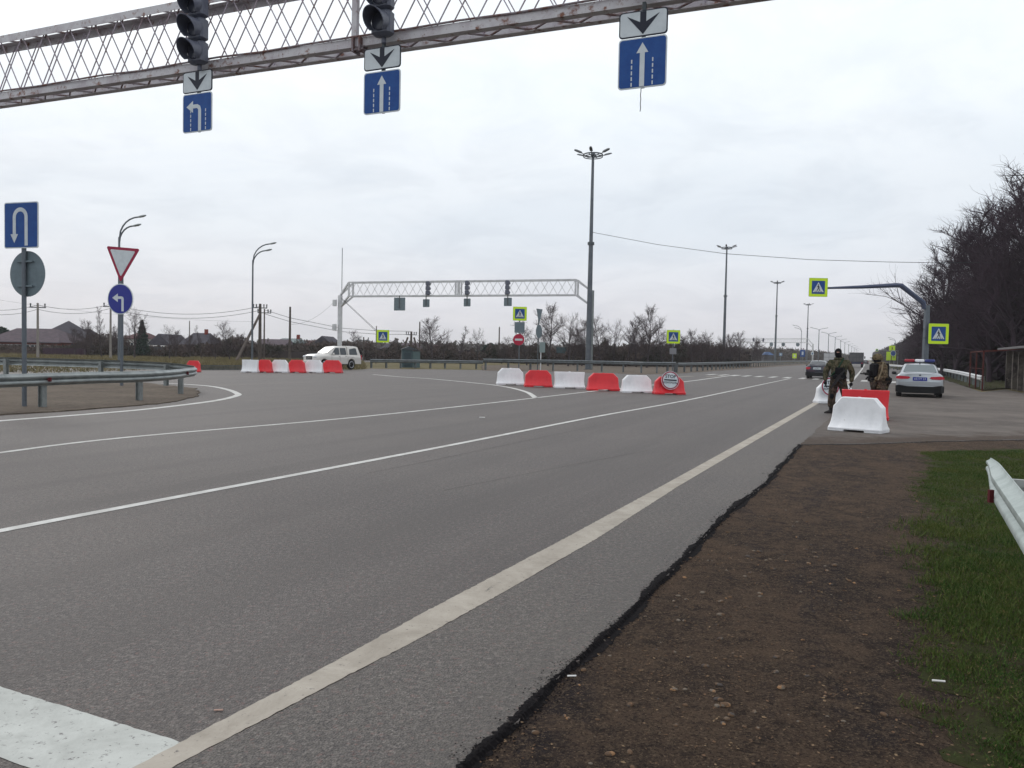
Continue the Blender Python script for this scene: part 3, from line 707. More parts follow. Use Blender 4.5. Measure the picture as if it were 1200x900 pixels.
# pedestrian crossing post signs
def ped_post(px, Y, ptop, pbot, label, W, xoff=0, rz=0, postm=polesteel, ptopx=None, pz=None):
    b = at(px, Y); t = thing('pedestrian_crossing_sign', label, 'road sign', b, rz, 'pedestrian crossing signs')
    zt_, zb_ = P(px, ptop, Y).z, P(px, pbot, Y).z
    pole(t, 0, .06, 0, P(px, ptopx, Y).z if ptopx else zt_, .05, postm)
    ped_sign_plate(t, W, xoff, (zt_ + zb_) / 2); return t, zt_, zb_
T1, a_, b_ = ped_post(608.3, 76, 359.5, 375.8, 'lime-bordered crossing sign above the red no-entry disc behind the barriers', 1.27)
mb = MB(); zc = P(608, 383.7, 76).z; mb.flat(rrect(.92, .98, .06, 0, zc), .0, .02); mb.build('rear_panel', sgrey, T1)
mb = MB(); zc = P(607.3, 398, 76).z; mb.m(0).flat(circ(-.06, zc, .52, 28), -.0, .02); mb.m(1).flat([(-.40, zc - .09), (.28, zc - .09), (.28, zc + .09), (-.40, zc + .09)], -.021, .004); mb.build('no_entry_disc', [sred, swhite], T1)
T2, a_, b_ = ped_post(788.5, 85, 386.2, 403.2, 'lime-bordered crossing sign among the thorny trees, right of the tall mast', 1.38)
mb = MB(); zc = P(788, 411.5, 85).z; mb.flat(rrect(.7, .62, .04, 0, zc), .0, .02); mb.build('rear_panel', mat('pale_back', (.22, .22, .24), .6), T2)
T3, a_, b_ = ped_post(440.8, 92, 386, 401.7, 'lime-bordered crossing sign hung right of a dark pole beside the pickup', 1.4, .72, R(14), woodpole, 382)
# back-to-front triangle and disc seen almost edge-on
b = at(631, 74); t = thing('road_sign', 'dark edge-on triangle above a dark edge-on disc, right of the no-entry sign', 'road sign', b, R(62))
zt_, zm = P(631, 362, 74).z, P(631, 380, 74).z
pole(t, 0, .06, 0, zt_, .05, darksteel)
mb = MB(); mb.flat([(-.62, zt_), (.62, zt_), (0, zm)], 0, .02); mb.build('triangle_plate', sgrey, t)
zc = P(631, 388.5, 74).z; mb = MB(); mb.flat(circ(0, zc, .62, 28), 0, .02); mb.build('disc_plate', sgrey, t)
b = at(633.8, 76); t = thing('road_sign', 'small pale grey panel on a short light post behind the rail', 'road sign', b)
pole(t, 0, .05, 0, P(634, 408, 76).z, .05, white_steel); mb = MB(); mb.flat(rrect(.52, .95, .03, .12, P(635, 407, 76).z), 0, .02); mb.build('sign_plate', mat('pale_teal', (.22, .28, .28), .6), t)
b = at(658, 120); t = thing('direction_board', 'teal rear side of a direction board on two posts among bare trees', 'road sign', b)
for x in (-.5, .5): pole(t, x, .06, 0, 2.5, .05, darksteel)
mb = MB(); mb.flat(rrect(1.5, .85, .03, 0, P(658, 410.5, 120).z), 0, .02); mb.build('sign_plate', tealbox, t)

# overhead crossing sign on a bent arm
Y = 58; b = at(1084, Y); t = thing('sign_mast', 'dark post with a bent arm reaching over the road behind the police car', 'sign support', b)
def LP(px, py, yy=0): q = P(px, py, Y + yy); return q - b
mb = MB(); mb.loft([[Vector((x * w_, y * w_, z)) for x, y in ((-1, -1), (1, -1), (1, 1), (-1, 1))] for z, w_ in ((0, .17), (LP(1082.8, 358).z, .14))])
mb.build('post', polesteel, t)
mb = MB(); mb.tube([LP(1083.5, 362), LP(1082.3, 355), LP(1056, 334.6), LP(1050, 334.2), LP(1010, 336.3), LP(968, 337.6)], [.15, .18, .18, .16, .12, .07], 8); mb.build('arm', mat('blue_grey_steel', (.07, .085, .14), .5, .3), t, None, True, 40)
mb = MB(); mb.box((0, 0, .06), (.6, .6, .06)); mb.build('base_plate', galv, t)
q = P(958.8, 336.8, Y - .3); t = thing('pedestrian_crossing_sign', 'overhead crossing sign at the tip of the bent arm above the road', 'road sign', (q.x, q.y, 0), 0, 'pedestrian crossing signs'); ped_sign_plate(t, 1.30, 0, q.z)
q = P(1099.6, 391.2, Y - .3); t = thing('pedestrian_crossing_sign', 'large crossing sign beside the post against the dark wood', 'road sign', (q.x, q.y, 0), 0, 'pedestrian crossing signs'); ped_sign_plate(t, 1.42, 0, q.z)
for dz in (-.3, .3): MB().box((-.75, .12, q.z + dz), (.5, .06, .06)).build('bracket', polesteel, t)
# far lime signs
Y = 250; b = at(1045.5, Y)
t = thing('pedestrian_crossing_sign', 'distant cluster of large lime boards with a blue disc where the road ends', 'road sign', b)
for x in (-.6, .6): pole(t, x, .2, 0, P(1045, 405, Y).z, .08, galv)
def lb(x0, x1, y0, y1, yy, m, fig=None, nm='lime_board'):
    a = P(x0, y0, Y) - b; c = P(x1, y1, Y) - b; mb = MB(); mb.m(0).flat([(a.x, c.z), (c.x, c.z), (c.x, a.z), (a.x, a.z)], yy, .05)
    if fig: ped_symbol_off(mb, (a.x + c.x) / 2, (a.z + c.z) / 2, abs(c.x - a.x), yy - .052)
    mb.build(nm, [m, sblack, sblack], t)
def ped_symbol_off(mb, cx, cz, s, y):
    m2 = MB(); ped_symbol(m2, s * 1.1, y, 1, 2); off = len(mb.v); k = [i for i, q in enumerate(m2.mi) if q == 2]
    mb.v += [(a + cx, b_, c + cz) for a, b_, c in m2.v]; mb.f += [tuple(i + off for i in m2.f[i_]) for i_ in k]; mb.mi += [1] * len(k)
lb(1042, 1048.8, 405, 411.3, 0, slime, True); lb(1039, 1044, 412.2, 422.3, .1, slime); lb(1045, 1049.6, 413, 422.3, -.1, slime, True)
mb = MB(); zc = P(1045.5, 414, Y).z; mb.m(1).flat(circ(0.1, zc, .85, 20), -.3, .03); mb.m(0).flat(circ(0.1, zc, .72, 20), -.335, .01); mb.build('blue_disc', [sblue, swhite], t)
q = P(1027.4, 410.3, Y); t = thing('pedestrian_crossing_sign', 'tiny overhead crossing sign on a thin arm far down the road', 'road sign', at(1052, Y), 0)
bb = at(1052, Y); pole(t, 0, 0, 0, q.z, .1, galv); mb = MB(); mb.tube([(0, 0, q.z - .1), (-2.5, 0, q.z + .05), (q.x - bb.x, 0, q.z)], .08, 6); mb.build('arm', galv, t)
mb = MB(); mb.m(0).flat(rrect(.75, .75, .05, q.x - bb.x, q.z), -.1, .03); mb.m(1).flat(rrect(.5, .5, .05, q.x - bb.x, q.z), -.135, .01); mb.build('sign_plate', [slime, sblue], t)
# small distant signs near the far gantry
for px, py, Y, W, H, m_, lab in ((914.7, 415.3, 240, .9, .9, mat('pale_blue_plate', (.16, .25, .38), .5), 'distant pale blue plate on a thin post beside the blue hut'), (931, 417, 240, 1.2, 1.4, slime, 'distant lime plate on a thin post left of the fourth mast'), (940.3, 414, 230, 1.4, 1.9, sblue, 'distant blue square plate just left of the far gantry leg'), (951.8, 414.5, 290, 1.0, 1.0, swhite, 'distant white plate on the far gantry leg')):
    b = at(px, Y - (0 if px != 951.8 else 8)); t = thing('road_sign', lab, 'road sign', b); zc = P(px, py, Y).z; pole(t, 0, .08, 0, zc, .06, galv)
    mb = MB(); mb.m(0).flat(rrect(W, H, .05, 0, zc), 0, .03); mb.m(1).flat(rrect(W * .35, H * .5, .03, 0, zc), -.035, .01); mb.build('sign_plate', [m_, swhite if m_ is not swhite else sblue], t)
# ------------------------------------------------------------------ near gantry
cG = 13.0; s0 = cG * math.cos(PSI)
def gz(px, py):      # world height of pixel on gantry plane
    X = (px - 600) / F; Y = cG / (1 + X * math.tan(PSI)); return P(px, py, Y).z, Y
ZB = gz(450, 68)[0]; 
zb = np.mean([gz(0, 124)[0], gz(300, 84)[0], gz(450, 66)[0], gz(900, 2)[0]]); ztt = np.mean([gz(0, 45)[0], gz(100, 27)[0]])
print('gantry bottom', [round(gz(*p)[0], 2) for p in ((0, 124), (300, 84), (450, 66), (900, 2))], 'top', [round(gz(*p)[0], 2) for p in ((0, 45), (100, 27), (200, 8))])
# local frame: x to the right along the gantry (from d=22 to d=-2.5), y away from camera
def gantry_frame(px_or_d): pass
org = rd(s0, 24); LEN = 27.0
def gx(px, yoff=0.0):      # local x of pixel column on front plane
    X = (px - 600) / F; Y = cG / (1 + X * math.tan(PSI)); p = Vector((X * Y, Y, 0)); return (p - org).dot(-RN)
def truss(root, L, z0, z1, dep, n, cw, mats, bar=.017, skip=None, lac=True, chord_parts=True):
    mc, ml, mw = mats
    for nm, z in (('bottom_chord', z0), ('top_chord', z1)):
        sg = 1 if nm == 'bottom_chord' else -1
        mb = MB()
        for y in (0, dep):
            # angle section: vertical leg and horizontal leg
            mb.box((L / 2, y, z + sg * cw / 2), (L, .012, cw)); mb.box((L / 2, y + (cw / 2 if y == 0 else -cw / 2), z + (0.004 if sg > 0 else -.004)), (L, cw - .014, .01))
        mb.build(nm, mc, root)
        if lac:
            mb = MB(); m = int(L / .38); st = L / m
            for i in range(m):
                a, b = (cw * .7, dep - cw * .7) if i % 2 == 0 else (dep - cw * .7, cw * .7)
                mb.bar((i * st, a, z + sg * .022), ((i + 1) * st, b, z + sg * .022), .028, .022)
            mb.build('lacing', mw, root)
    XJ = gx(411)
    for y, nm in ((cw * .3, 'front_lattice'), (dep - cw * .5, 'rear_lattice')):
        mb = MB(); st = .72; k0 = int((XJ - .4) / st)
        for i in range(-k0, int((L - .4 - XJ) / st)):
            x = XJ + i * st; za, zc = z0 + cw * .5, z1 - cw * .5
            mb.bar((x, y, za), (x + st, y, zc), bar, bar); mb.bar((x, y + bar, zc), (x + st, y + bar, za), bar, bar)
        mb.build(nm, ml, root)
gr = thing('sign_gantry', 'large rusty white lattice gantry crossing overhead with three lane signs', 'gantry', org, -PSI)
zb = float(zb) + .16; ztt = float(ztt) - .05
truss(gr, LEN, zb, ztt, .48, 54, .15, (rustwhite, latt, rustdark))
# thick joint posts
xj0, xj1 = gx(406), gx(418)
mb = MB()
for x, y in ((gx(406), .02), (gx(418) + .02, .40)): mb.box((x, y, (zb + ztt) / 2), (.10, .08, ztt - zb - .03))
mb.build('joint_post', rustwhite, gr)
xj = gx(411)
for y_, w_ in ((.02, .22), (.44, .2)):
    mb = MB()
    for x in (xj - .07, xj + .07): mb.box((x, y_, zb + .02), (.03, w_, .24))
    mb.box((xj, y_, zb + .02), (.14, .03, .05)); mb.build('flange', rustdark, gr)
for k in range(4):
    mb = MB(); mb.tube([(xj - .13, -.05 + .04 * k, zb - .06 + .05 * (k % 2)), (xj + .13, -.05 + .04 * k, zb - .06 + .05 * (k % 2))], .016, 6); mb.build('bolt', rustdark, gr)
# conduit on top of the chords
mb = MB(); mb.tube([(.5 + k, -.03 - .015 * math.sin(k * 1.7), zb + .16 + .012 * math.sin(k * 2.3)) for k in range(int(LEN - 1))], .018, 6); mb.build('cable_conduit', rustdark, gr)
for x, nm in ((.4, 'leg'), (LEN - .4, 'leg')):
    mb = MB(); mb.tube([(x, .24, -.5), (x, .24, ztt + .1)], [.16, .13], 14); mb.build('leg', rustwhite, gr)
gr.rotation_euler = (0, R(.62), -PSI); gr.location.z = .193

def traffic_light(label, px, z_bot, k, yy=-.24):
    X = gx(px); o = org - RN * X + Vector((0, 0, z_bot)) + RV * yy
    t = thing('traffic_light', label, 'traffic light', o, -PSI + R(4), 'unlit traffic lights on the near gantry'); s = k
    mb = MB()
    for i in range(3): 
        zc = s * (.5 + i); mb.box((0, 0, zc), (.84 * s, .52 * s, .985 * s), bev=.10 * s)
    mb.tube([(0, .1 * s, -.22 * s), (0, .1 * s, 0)], .10 * s, 8); mb.build('housing', sigblack, t, None, True, 40)
    for i in range(3):
        zc = s * (.5 + i); mb = MB(); ri = []
        for j in range(6):
            q = j / 5; rr = .36 * s * math.cos(q * 1.35); ri.append([Vector((rr * math.cos(2 * math.pi * m_ / 20), -.27 * s - .06 * s * math.sin(q * 1.4), zc + rr * math.sin(2 * math.pi * m_ / 20))) for m_ in range(20)])
        mb.loft(ri); mb.build('lens', siglens, t, None, True)
        mb = MB(); v = []; n = 22      # visor: cut-away tube
        for m_ in range(n + 1):
            a = R(-50 + 280 * m_ / n); ln = .22 + .60 * max(0, math.sin(a * .5 + R(25)) ** 2) if True else 0
            ln = .20 + .62 * (.5 + .5 * math.sin(a)) 
            for rr, y in ((.41, -.24), (.43, -.26 - ln), (.40, -.26 - ln), (.385, -.24)): v.append((rr * s * math.cos(a), y * s, zc + rr * s * math.sin(a) - (.10 * s if y < -.3 else 0)))
        f = []
        for m_ in range(n):
            for q in range(4): f.append((m_ * 4 + q, m_ * 4 + (q + 1) % 4, m_ * 4 + 4 + (q + 1) % 4, m_ * 4 + 4 + q))
        f += [(0, 1, 2, 3), tuple(n * 4 + q for q in (3, 2, 1, 0))]
        mb.add(v, f); mb.build('visor', sigblack, t, None, True, 50)
    return t
def lane_sign(px, y0, y1, y2, y3, lab1, lab2, left=False, tail=False):
    """y0..y1 arrow plate, y2..y3 blue plate"""
    za, _ = gz(px, y0); zb1, _ = gz(px, y1); zc, _ = gz(px, y2); zd, _ = gz(px, y3)
    o = org - RN * gx(px) - RV * .10; za -= .05; zb1 -= .05; zc -= .05; zd -= .03
    t = thing('arrow_plate', lab1, 'road sign', (o.x, o.y, zb1), -PSI); H = za - zb1; W = .715
    mb = MB(); mb.m(1).flat(rrect(W, H, .05, 0, H / 2), 0, .015); mb.m(0).flat(rrect(W - .035, H - .035, .04, 0, H / 2), -.0152, .003)
    c = H / 2; mb.m(1).flat([(-.045, H - .02), (.045, H - .02), (.045, c + .02), (.24, c + .12), (0, c - .155), (-.24, c + .12), (-.045, c + .02)], -.019, .003)
    mb.build('plate', [swhite, sblack], t)
    mb = MB(); mb.box((0, .03, H / 2), (.05, .05, H + .25)); mb.build('bracket', darksteel, t)
    t = thing('lane_sign', lab2, 'road sign', (o.x, o.y, zd), -PSI); H = zc - zd
    mb = MB(); mb.m(1).flat(rrect(W, H, .05, 0, H / 2), 0, .015); mb.m(0).flat(rrect(W - .035, H - .035, .04, 0, H / 2), -.0152, .003)
    mb.m(1)
    if left:
        mb.flat([(.10, .02), (.10, .40), (.075, .475), (.01, .51), (-.10, .51), (-.10, .58), (-.26, .475), (-.10, .36), (-.10, .44), (-.0, .44), (.03, .41), (.03, .02)], -.019, .003)
    else:
        mb.flat([(-.036, .02), (.036, .02), (.036, H - .22), (.088, H - .22), (0, H - .075), (-.088, H - .22), (-.036, H - .22)], -.019, .003)
    for x in (-.155, .155 if not left else .21):
        for q in range(5): mb.flat([(x - .009, .03 + q * .082), (x + .009, .03 + q * .082), (x + .009, .03 + q * .082 + .055), (x - .009, .03 + q * .082 + .055)], -.019, .003)
    mb.build('plate', [sblue, swhite], t); mb = MB(); mb.box((0, .03, H / 2 + .03), (.05, .05, H + .04)); mb.build('bracket', darksteel, t)
    if tail:
        mb = MB(); pts = [(-.02 + .003 * math.sin(k * 1.3), .02, .0 - k * .025) for k in range(14)]; mb.tube(pts, .006, 5); mb.build('loose_wire', wirem, t)
lane_sign(234.5, 82, 107, 108, 154.5, 'white plate with a black down arrow above the left-turn lane sign', 'blue lane sign with the arrow bending left, leftmost under the near gantry', True)
lane_sign(447, 54, 80, 82, 132.5, 'white plate with a black down arrow in the middle, beside the gantry joint', 'blue straight-on lane sign in the middle of the near gantry')
lane_sign(745.5, 11, 41.5, 42.5, 103, 'white plate with a black down arrow above the lane sign with dangling wire', 'blue straight-on lane sign with a loose wire dangling from it', tail=True)
traffic_light('unlit three-lamp signal above the left-turn lane sign', 241, gz(229, 78)[0] - .07, .415)
traffic_light('unlit signal beside the gantry joint, above the middle lane sign', 452, gz(445, 45)[0] - .07, .415)
traffic_light('signal above the lane sign with dangling wire, only its foot in view', 749, gz(747, 2)[0] + .06, .415)

# ------------------------------------------------------------------ far gantry
pL = at(395.5, 95); pR = at(691.5, 84.6); dirx = (pR - pL); Lg = dirx.length; rz = math.atan2(dirx.y, dirx.x)
g2 = thing('sign_gantry', 'white arched lattice gantry in the middle distance joined to the tall mast', 'gantry', pL, rz)
Mi = Matrix.Rotation(-rz, 3, 'Z')
def lg(px, py, base=pL):
    # intersect pixel ray with vertical plane through pL,pR
    d = ray(px, py); nrm_ = Vector((-dirx.y, dirx.x, 0)); t = (pL - Vector((0, 0, CH))).dot(nrm_) / d.dot(nrm_); q = Vector((0, 0, CH)) + d * t; l = Mi @ (q - pL); return l
tl, bl = lg(409, 331), lg(409, 347); tr, br = lg(674.7, 327.5), lg(673.5, 345.5)
z1g = (tl.z + tr.z) / 2; z0g = (bl.z + br.z) / 2; dep = .9
print('far gantry', tl.z, tr.z, bl.z, br.z)
sub = [MB() for _ in range(1)]
class Off(MB): pass
def truss2(root, xa, xb, z0, z1, dep, n, cw, mc, ml, bar, zig=True):
    for nm, z in (('bottom_chord', z0), ('top_chord', z1)):
        mb = MB()
        for y in (0, dep): mb.box(((xa + xb) / 2, y, z), (xb - xa, cw, cw))
        mb.build(nm, mc, root)
    for y, ph, nm in ((0, 0, 'front_lattice'), (dep, 1, 'rear_lattice')):
        mb = MB(); st = (xb - xa) / n
        for i in range(n):
            a, c = (z0, z1) if (i + ph) % 2 == 0 else (z1, z0); mb.bar((xa + i * st, y, a), (xa + (i + 1) * st, y, c), bar, bar)
            if ph == 0: mb.bar((xa + i * st, y, c), (xa + (i + 1) * st, y, a), bar, bar)
        if ph: continue
        mb.build(nm, ml, root)
    mb = MB(); m = int((xb - xa) / 1.5)
    for i in range(m + 1):
        x = xa + (xb - xa) * i / m
        for z in (z0, z1): mb.bar((x, 0, z), (x, dep, z), bar)
    mb.build('cross_bars', ml, root)
truss2(g2, tl.x, tr.x, z0g, z1g, dep, 28, .15, white_steel, white_steel, .04)
for xx in (tl.x, lg(534, 340).x, tr.x):
    mb = MB(); 
    for y in (0, dep): mb.box((xx, y, (z0g + z1g) / 2), (.16, .16, z1g - z0g))
    if abs(xx - lg(534, 340).x) < .01:
        for y in (0, dep): mb.box((xx + .28, y, (z0g + z1g) / 2), (.14, .14, z1g - z0g))
    mb.build('truss_post', white_steel, g2)
tp = lg(395, 346).z; 
for side, xs, xpost, za, zc in (('l', tl.x, .0, lg(395, 346).z, lg(397, 360).z), ('r', tr.x, Lg - .15, lg(688, 340.7).z, lg(687, 358).z)):
    mb = MB()
    for y in (0, dep): mb.bar((xs, y, z1g), (xpost, dep / 2, za), .17); mb.bar((xs, y, z0g), (xpost, dep / 2, zc), .17)
    mb.build('knee_brace', white_steel, g2)
mb = MB(); mb.tube([(0, dep / 2, -.05), (0, dep / 2, tp)], .27, 14); mb.box((0, dep / 2, .05), (.9, .9, .1)); mb.build('leg', white_steel, g2, None, True, 50)
mb = MB(); mb.tube([(Lg, dep / 2, -.05), (Lg, dep / 2, lg(690, 340).z)], .17, 10); mb.build('leg', galv, g2, None, True, 50)
for py in (355, 383.5):
    mb = MB(); mb.box((-.38, -.1, lg(391, py).z), (.42, .35, .75), bev=.04); mb.build('equipment_box', white_steel, g2)
mb = MB(); mb.tube([(.2, dep / 2, tp - .5), (.2, dep / 2, lg(397.5, 290).z)], .045, 6); o_ = mb.build('antenna_rod', polesteel, g2)
def back_sign(px0, px1, py0, py1, label, name='lane_sign_back', grp='backs of signs on the far gantry'):
    c = lg((px0 + px1) / 2, (py0 + py1) / 2); a = lg(px0, py0); d = lg(px1, py1); wp = pL + Matrix.Rotation(rz, 3, 'Z') @ Vector((c.x, -.15, 0))
    t = thing('road_sign', label, 'road sign', (wp.x, wp.y, 0), rz, grp); W = abs(d.x - a.x); H = abs(a.z - d.z)
    mb = MB(); mb.flat(rrect(W, H, .05, 0, c.z), 0, .03); mb.build('panel', sgrey, t)
    mb = MB(); mb.box((0, -.06, (c.z - H * .35 + z0g) / 2), (.10, .05, z0g - c.z + H * .35)); mb.build('hanger', darksteel, t)
back_sign(462.7, 475.5, 348.9, 364, 'largest dark grey panel hanging leftmost from the far gantry')
back_sign(496.5, 504, 350.8, 360, 'small grey panel second from the left under the far gantry')
back_sign(544.3, 552, 350, 359.2, 'small grey panel under the middle signal of the far gantry')
back_sign(591.3, 600.3, 349, 358.8, 'small grey panel under the right signal of the far gantry')
for px, lab in ((502.3, 'left dark signal seen from behind on the far gantry'), (548.2, 'middle dark signal seen from behind on the far gantry'), (595.4, 'right dark signal seen from behind on the far gantry')):
    c = lg(px, 338); wp = pL + Matrix.Rotation(rz, 3, 'Z') @ Vector((c.x, -.25, z0g + .05)); t = thing('traffic_light', lab, 'traffic light', wp, rz, 'signals seen from behind on the far gantry')
    mb = MB(); s = (z1g - z0g) / 3.1
    for i in range(3): mb.box((0, 0, s * (.5 + i)), (.42, .3, s * .96), bev=.05)
    mb.build('housing', sigblack, t); 
    for i in range(3):
        mb = MB(); a = [R(-20 + 220 * k / 8) for k in range(9)]; mb.tube([(0, .15, s * (.5 + i)), (0, .42, s * (.47 + i))], [.19, .2], 10); mb.build('visor', sigblack, t)

# distant third gantry
pL3 = at(850, 315); pR3 = at(951.2, 283); d3 = pR3 - pL3; L3 = d3.length; rz3 = math.atan2(d3.y, d3.x)
g3 = thing('sign_gantry', 'distant pale arched gantry beyond the masts with three round signals', 'gantry', pL3, rz3)
zt3 = P(900, 397.2, 300).z; zb3 = P(900, 401.6, 300).z; e = 2.2
truss2(g3, e, L3 - e, zb3, zt3, .9, 40, .2, white_steel, white_steel, .045)
for xs, xp in ((e, 0), (L3 - e, L3)):
    mb = MB(); mb.tube([(xp, .45, -.05), (xp, .45, zt3 - 1.7)], .26, 10); mb.build('leg', white_steel, g3)
    mb = MB(); mb.bar((xs, .45, zt3), (xp, .45, zt3 - 1.9), .22); mb.bar((xs, .45, zb3), (xp, .45, zb3 - 1.7), .22); mb.build('knee_brace', white_steel, g3)
for k, px in enumerate((904, 918, 935)):
    q = P(px, 403.6, 296); t = thing('road_sign', ('leftmost', 'middle', 'rightmost')[k] + ' dark round plate hanging under the distant gantry', 'road sign', (q.x, q.y, 0), rz3); mb = MB(); mb.flat(circ(0, q.z, .78, 16), 0, .08); mb.build('disc', sgrey, t)
    mb = MB(); mb.box((0, .05, (q.z + zb3) / 2), (.1, .05, zb3 - q.z)); mb.build('hanger', darksteel, t)
for k, px in enumerate((883, 894.5)):
    q = P(px, 399.5, 296); o = MB().box((q.x, q.y, (zt3 + zb3) / 2 + .2), (.6, .4, 1.3), bev=.08).build('traffic_light', sigblack); tag(o, ('left', 'right')[k] + ' small dark signal on the distant gantry', 'traffic light')

# ------------------------------------------------------------------ masts
mastg = 'tall lighting masts along the median'
def mast(label, base, h, k=1.0, rz=0):
    t = thing('lighting_mast', label, 'light mast', base, rz, mastg)
    mb = MB(); mb.tube([(0, 0, -.1), (0, 0, h * .59)], [.30 * k, .22 * k], 12); mb.tube([(0, 0, h * .59), (0, 0, h)], [.19 * k, .13 * k], 12); mb.build('pole', maststeel, t, None, True, 50)
    mb = MB(); mb.tube([(0, 0, h * .59 - .18), (0, 0, h * .59 + .1)], .34 * k, 12); mb.build('collar', darksteel, t)
    mb = MB(); mb.tube([(0, 0, -.1), (0, 0, .06)], .5 * k, 12); mb.build('base_flange', darksteel, t)
    mb = MB(); n = 20; R0 = .95
    rings = []
    for i in range(n + 1): pass
    mb.tube([(R0 * math.cos(2 * math.pi * i / n), R0 * math.sin(2 * math.pi * i / n), h - .02) for i in range(n + 1)], .07, 6)
    mb.tube([(R0 * math.cos(2 * math.pi * i / n), R0 * math.sin(2 * math.pi * i / n), h - .22) for i in range(n + 1)], .05, 6)
    for i in range(6): a = math.pi * i / 3; mb.tube([(0, 0, h - .25), (R0 * math.cos(a), R0 * math.sin(a), h - .1)], .045, 5)
    mb.tube([(0, 0, h - .1), (0, 0, h + .12)], .22, 8); mb.build('crown_ring', maststeel, t)
    for i in range(6):
        a = math.pi * i / 3 + .3; c, s = math.cos(a), math.sin(a); mb = MB()
        mb.tube([(R0 * c, R0 * s, h - .05), (1.25 * c, 1.25 * s, h + .05)], .04, 5)
        M = Matrix.Rotation(a, 3, 'Z') @ Matrix.Rotation(R(-16), 3, 'Y')
        mb.loft([[M @ Vector((x, y * w_, z * w_ + .0)) + Vector((c * 1.2, s * 1.2, h + .06)) for y, z in ((-.16, -.05), (.16, -.05), (.12, .09), (-.12, .09))] for x, w_ in ((0, .5), (.15, 1), (.65, 1), (.85, .6))])
        mb.build('floodlight', mat('lamp_head', (.14, .15, .16), .5), t)
    return t
m0 = mast('tallest lighting mast, nearest, rising behind the barrier row', at(689.5, 84), 21.6); 
def zt_at(px, py, Y): return P(px, py, Y).z
for px, py, Y, lab in ((848, 290, 156, 'second lighting mast, thinner, above the thorny trees'), (908.2, 331, 225, 'third lighting mast, standing before the distant gantry'), (945.2, 356.8, 300, 'fourth and smallest lighting mast near the far gantry leg')):
    copy_tree(m0, loc=at(px, Y), rz=.4 * px, label=lab, scale=zt_at(px, py, Y) / 21.6)
# twin curved lamp posts at the left
def curved_lamp(label, base, h, reach, rz, z2, r=.11):
    t = thing('street_lamp', label, 'street lamp', base, rz, 'street lamps with two curved arms')
    mb = MB(); mb.tube([(0, 0, -.1), (0, 0, h * .86)], [r, r * .75], 10); mb.build('pole', polesteel, t, None, True, 50)
    for (k, hh, rc) in ((0, h, reach), (1, z2, reach * .74)):
        mb = MB(); h0 = h * .86 if k == 0 else h * .83; pts = [(0, 0, h0 - .3)]
        for q in range(9): u = q / 8; pts.append((rc * (1 - math.cos(u * math.pi / 2)) ** .9 * .98, 0, h0 + (hh - h0) * math.sin(u * math.pi / 2) ** .8 * (1 if u < 1 else 1)))
        pts = [(0, 0, h0 - .3), (.02 * rc, 0, h0)] + [(rc * u ** 1.5, 0, h0 + (hh - h0) * (1 - (1 - u) ** 2.2)) for u in (.15, .3, .45, .6, .75, .9)]
        mb.tube(pts, [r * .6] * len(pts), 8); mb.build('arm', polesteel, t, None, True, 50)
        mb = MB(); a = Vector(pts[-1]); mb.loft([[a + Vector((x, y * w_, z * w_ + x * .22)) for y, z in ((-.14, -.04), (-.09, .07), (.09, .07), (.14, -.04), (.08, -.10), (-.08, -.10))] for x, w_ in ((-.1, .45), (.12, .9), (.45, 1), (.68, .5))]); mb.build('lamp_head', galv, t, None, True, 40)
    return t
hA = zt_at(297, 285.5, 88); curved_lamp('curved double street lamp behind the red and white barrier row at left', at(295.5, 88), hA, 2.2, R(-6), zt_at(300, 293.5, 88))
hB = zt_at(140, 254, 72); curved_lamp('curved double street lamp just behind the give-way triangle post', at(139.5, 72), hB, 2.05, R(-6), zt_at(140, 264.5, 72), .115)
q = at(938.3, 262); curved_lamp('distant curved street lamp arching left over the far gantry', q, zt_at(938, 381.5, 262), 2.6, R(180), zt_at(938, 384.5, 262), .1)
# distant double-arm lamps
dl = None
for i, (px, py) in enumerate([(958.8, 384), (970.2, 389.3), (978, 393.5), (984.5, 397), (989.5, 400), (994, 402.6), (997.7, 404.6), (1000.6, 406.3), (1003, 408), (1005, 409.5)]):
    Y = 10.4 * F / (HY(px) - py + .0); b = at(px, Y); lab = 'double-arm street lamp of the far row, ' + ('nearest and tallest, right of the fourth mast', 'second from the left', 'third from the left', 'fourth, just left of the masked soldier', 'fifth from the left', 'sixth from the left', 'seventh, left of the grey truck', 'eighth from the left, above the truck', 'ninth from the left, above the truck', 'last, faint above the truck')[i]
    if dl is None:
        dl = t = thing('double_street_lamp', lab, 'street lamp', b, 0, 'double-arm street lamps in the far row')
        mb = MB(); mb.tube([(0, 0, -.1), (0, 0, 11.4)], [.17, .11], 8); mb.build('pole', polesteel, t)
        for s in (-1, 1):
            mb = MB(); mb.tube([(0, 0, 11.0), (s * .5, 0, 11.5), (s * 2.2, 0, 11.85)], .07, 6); mb.build('arm', polesteel, t)
            mb = MB(); mb.bar((s * 2.1, 0, 11.83), (s * 3.0, 0, 12.0), .28, .16); mb.build('lamp_head', galv, t)
    else: copy_tree(dl, loc=b, label=lab)
q = at(1048.8, 290); t = curved_lamp('distant street lamp above the lime boards at the end of the road', q, zt_at(1048, 396, 290), 2.4, R(180), zt_at(1048, 398, 290), .09)

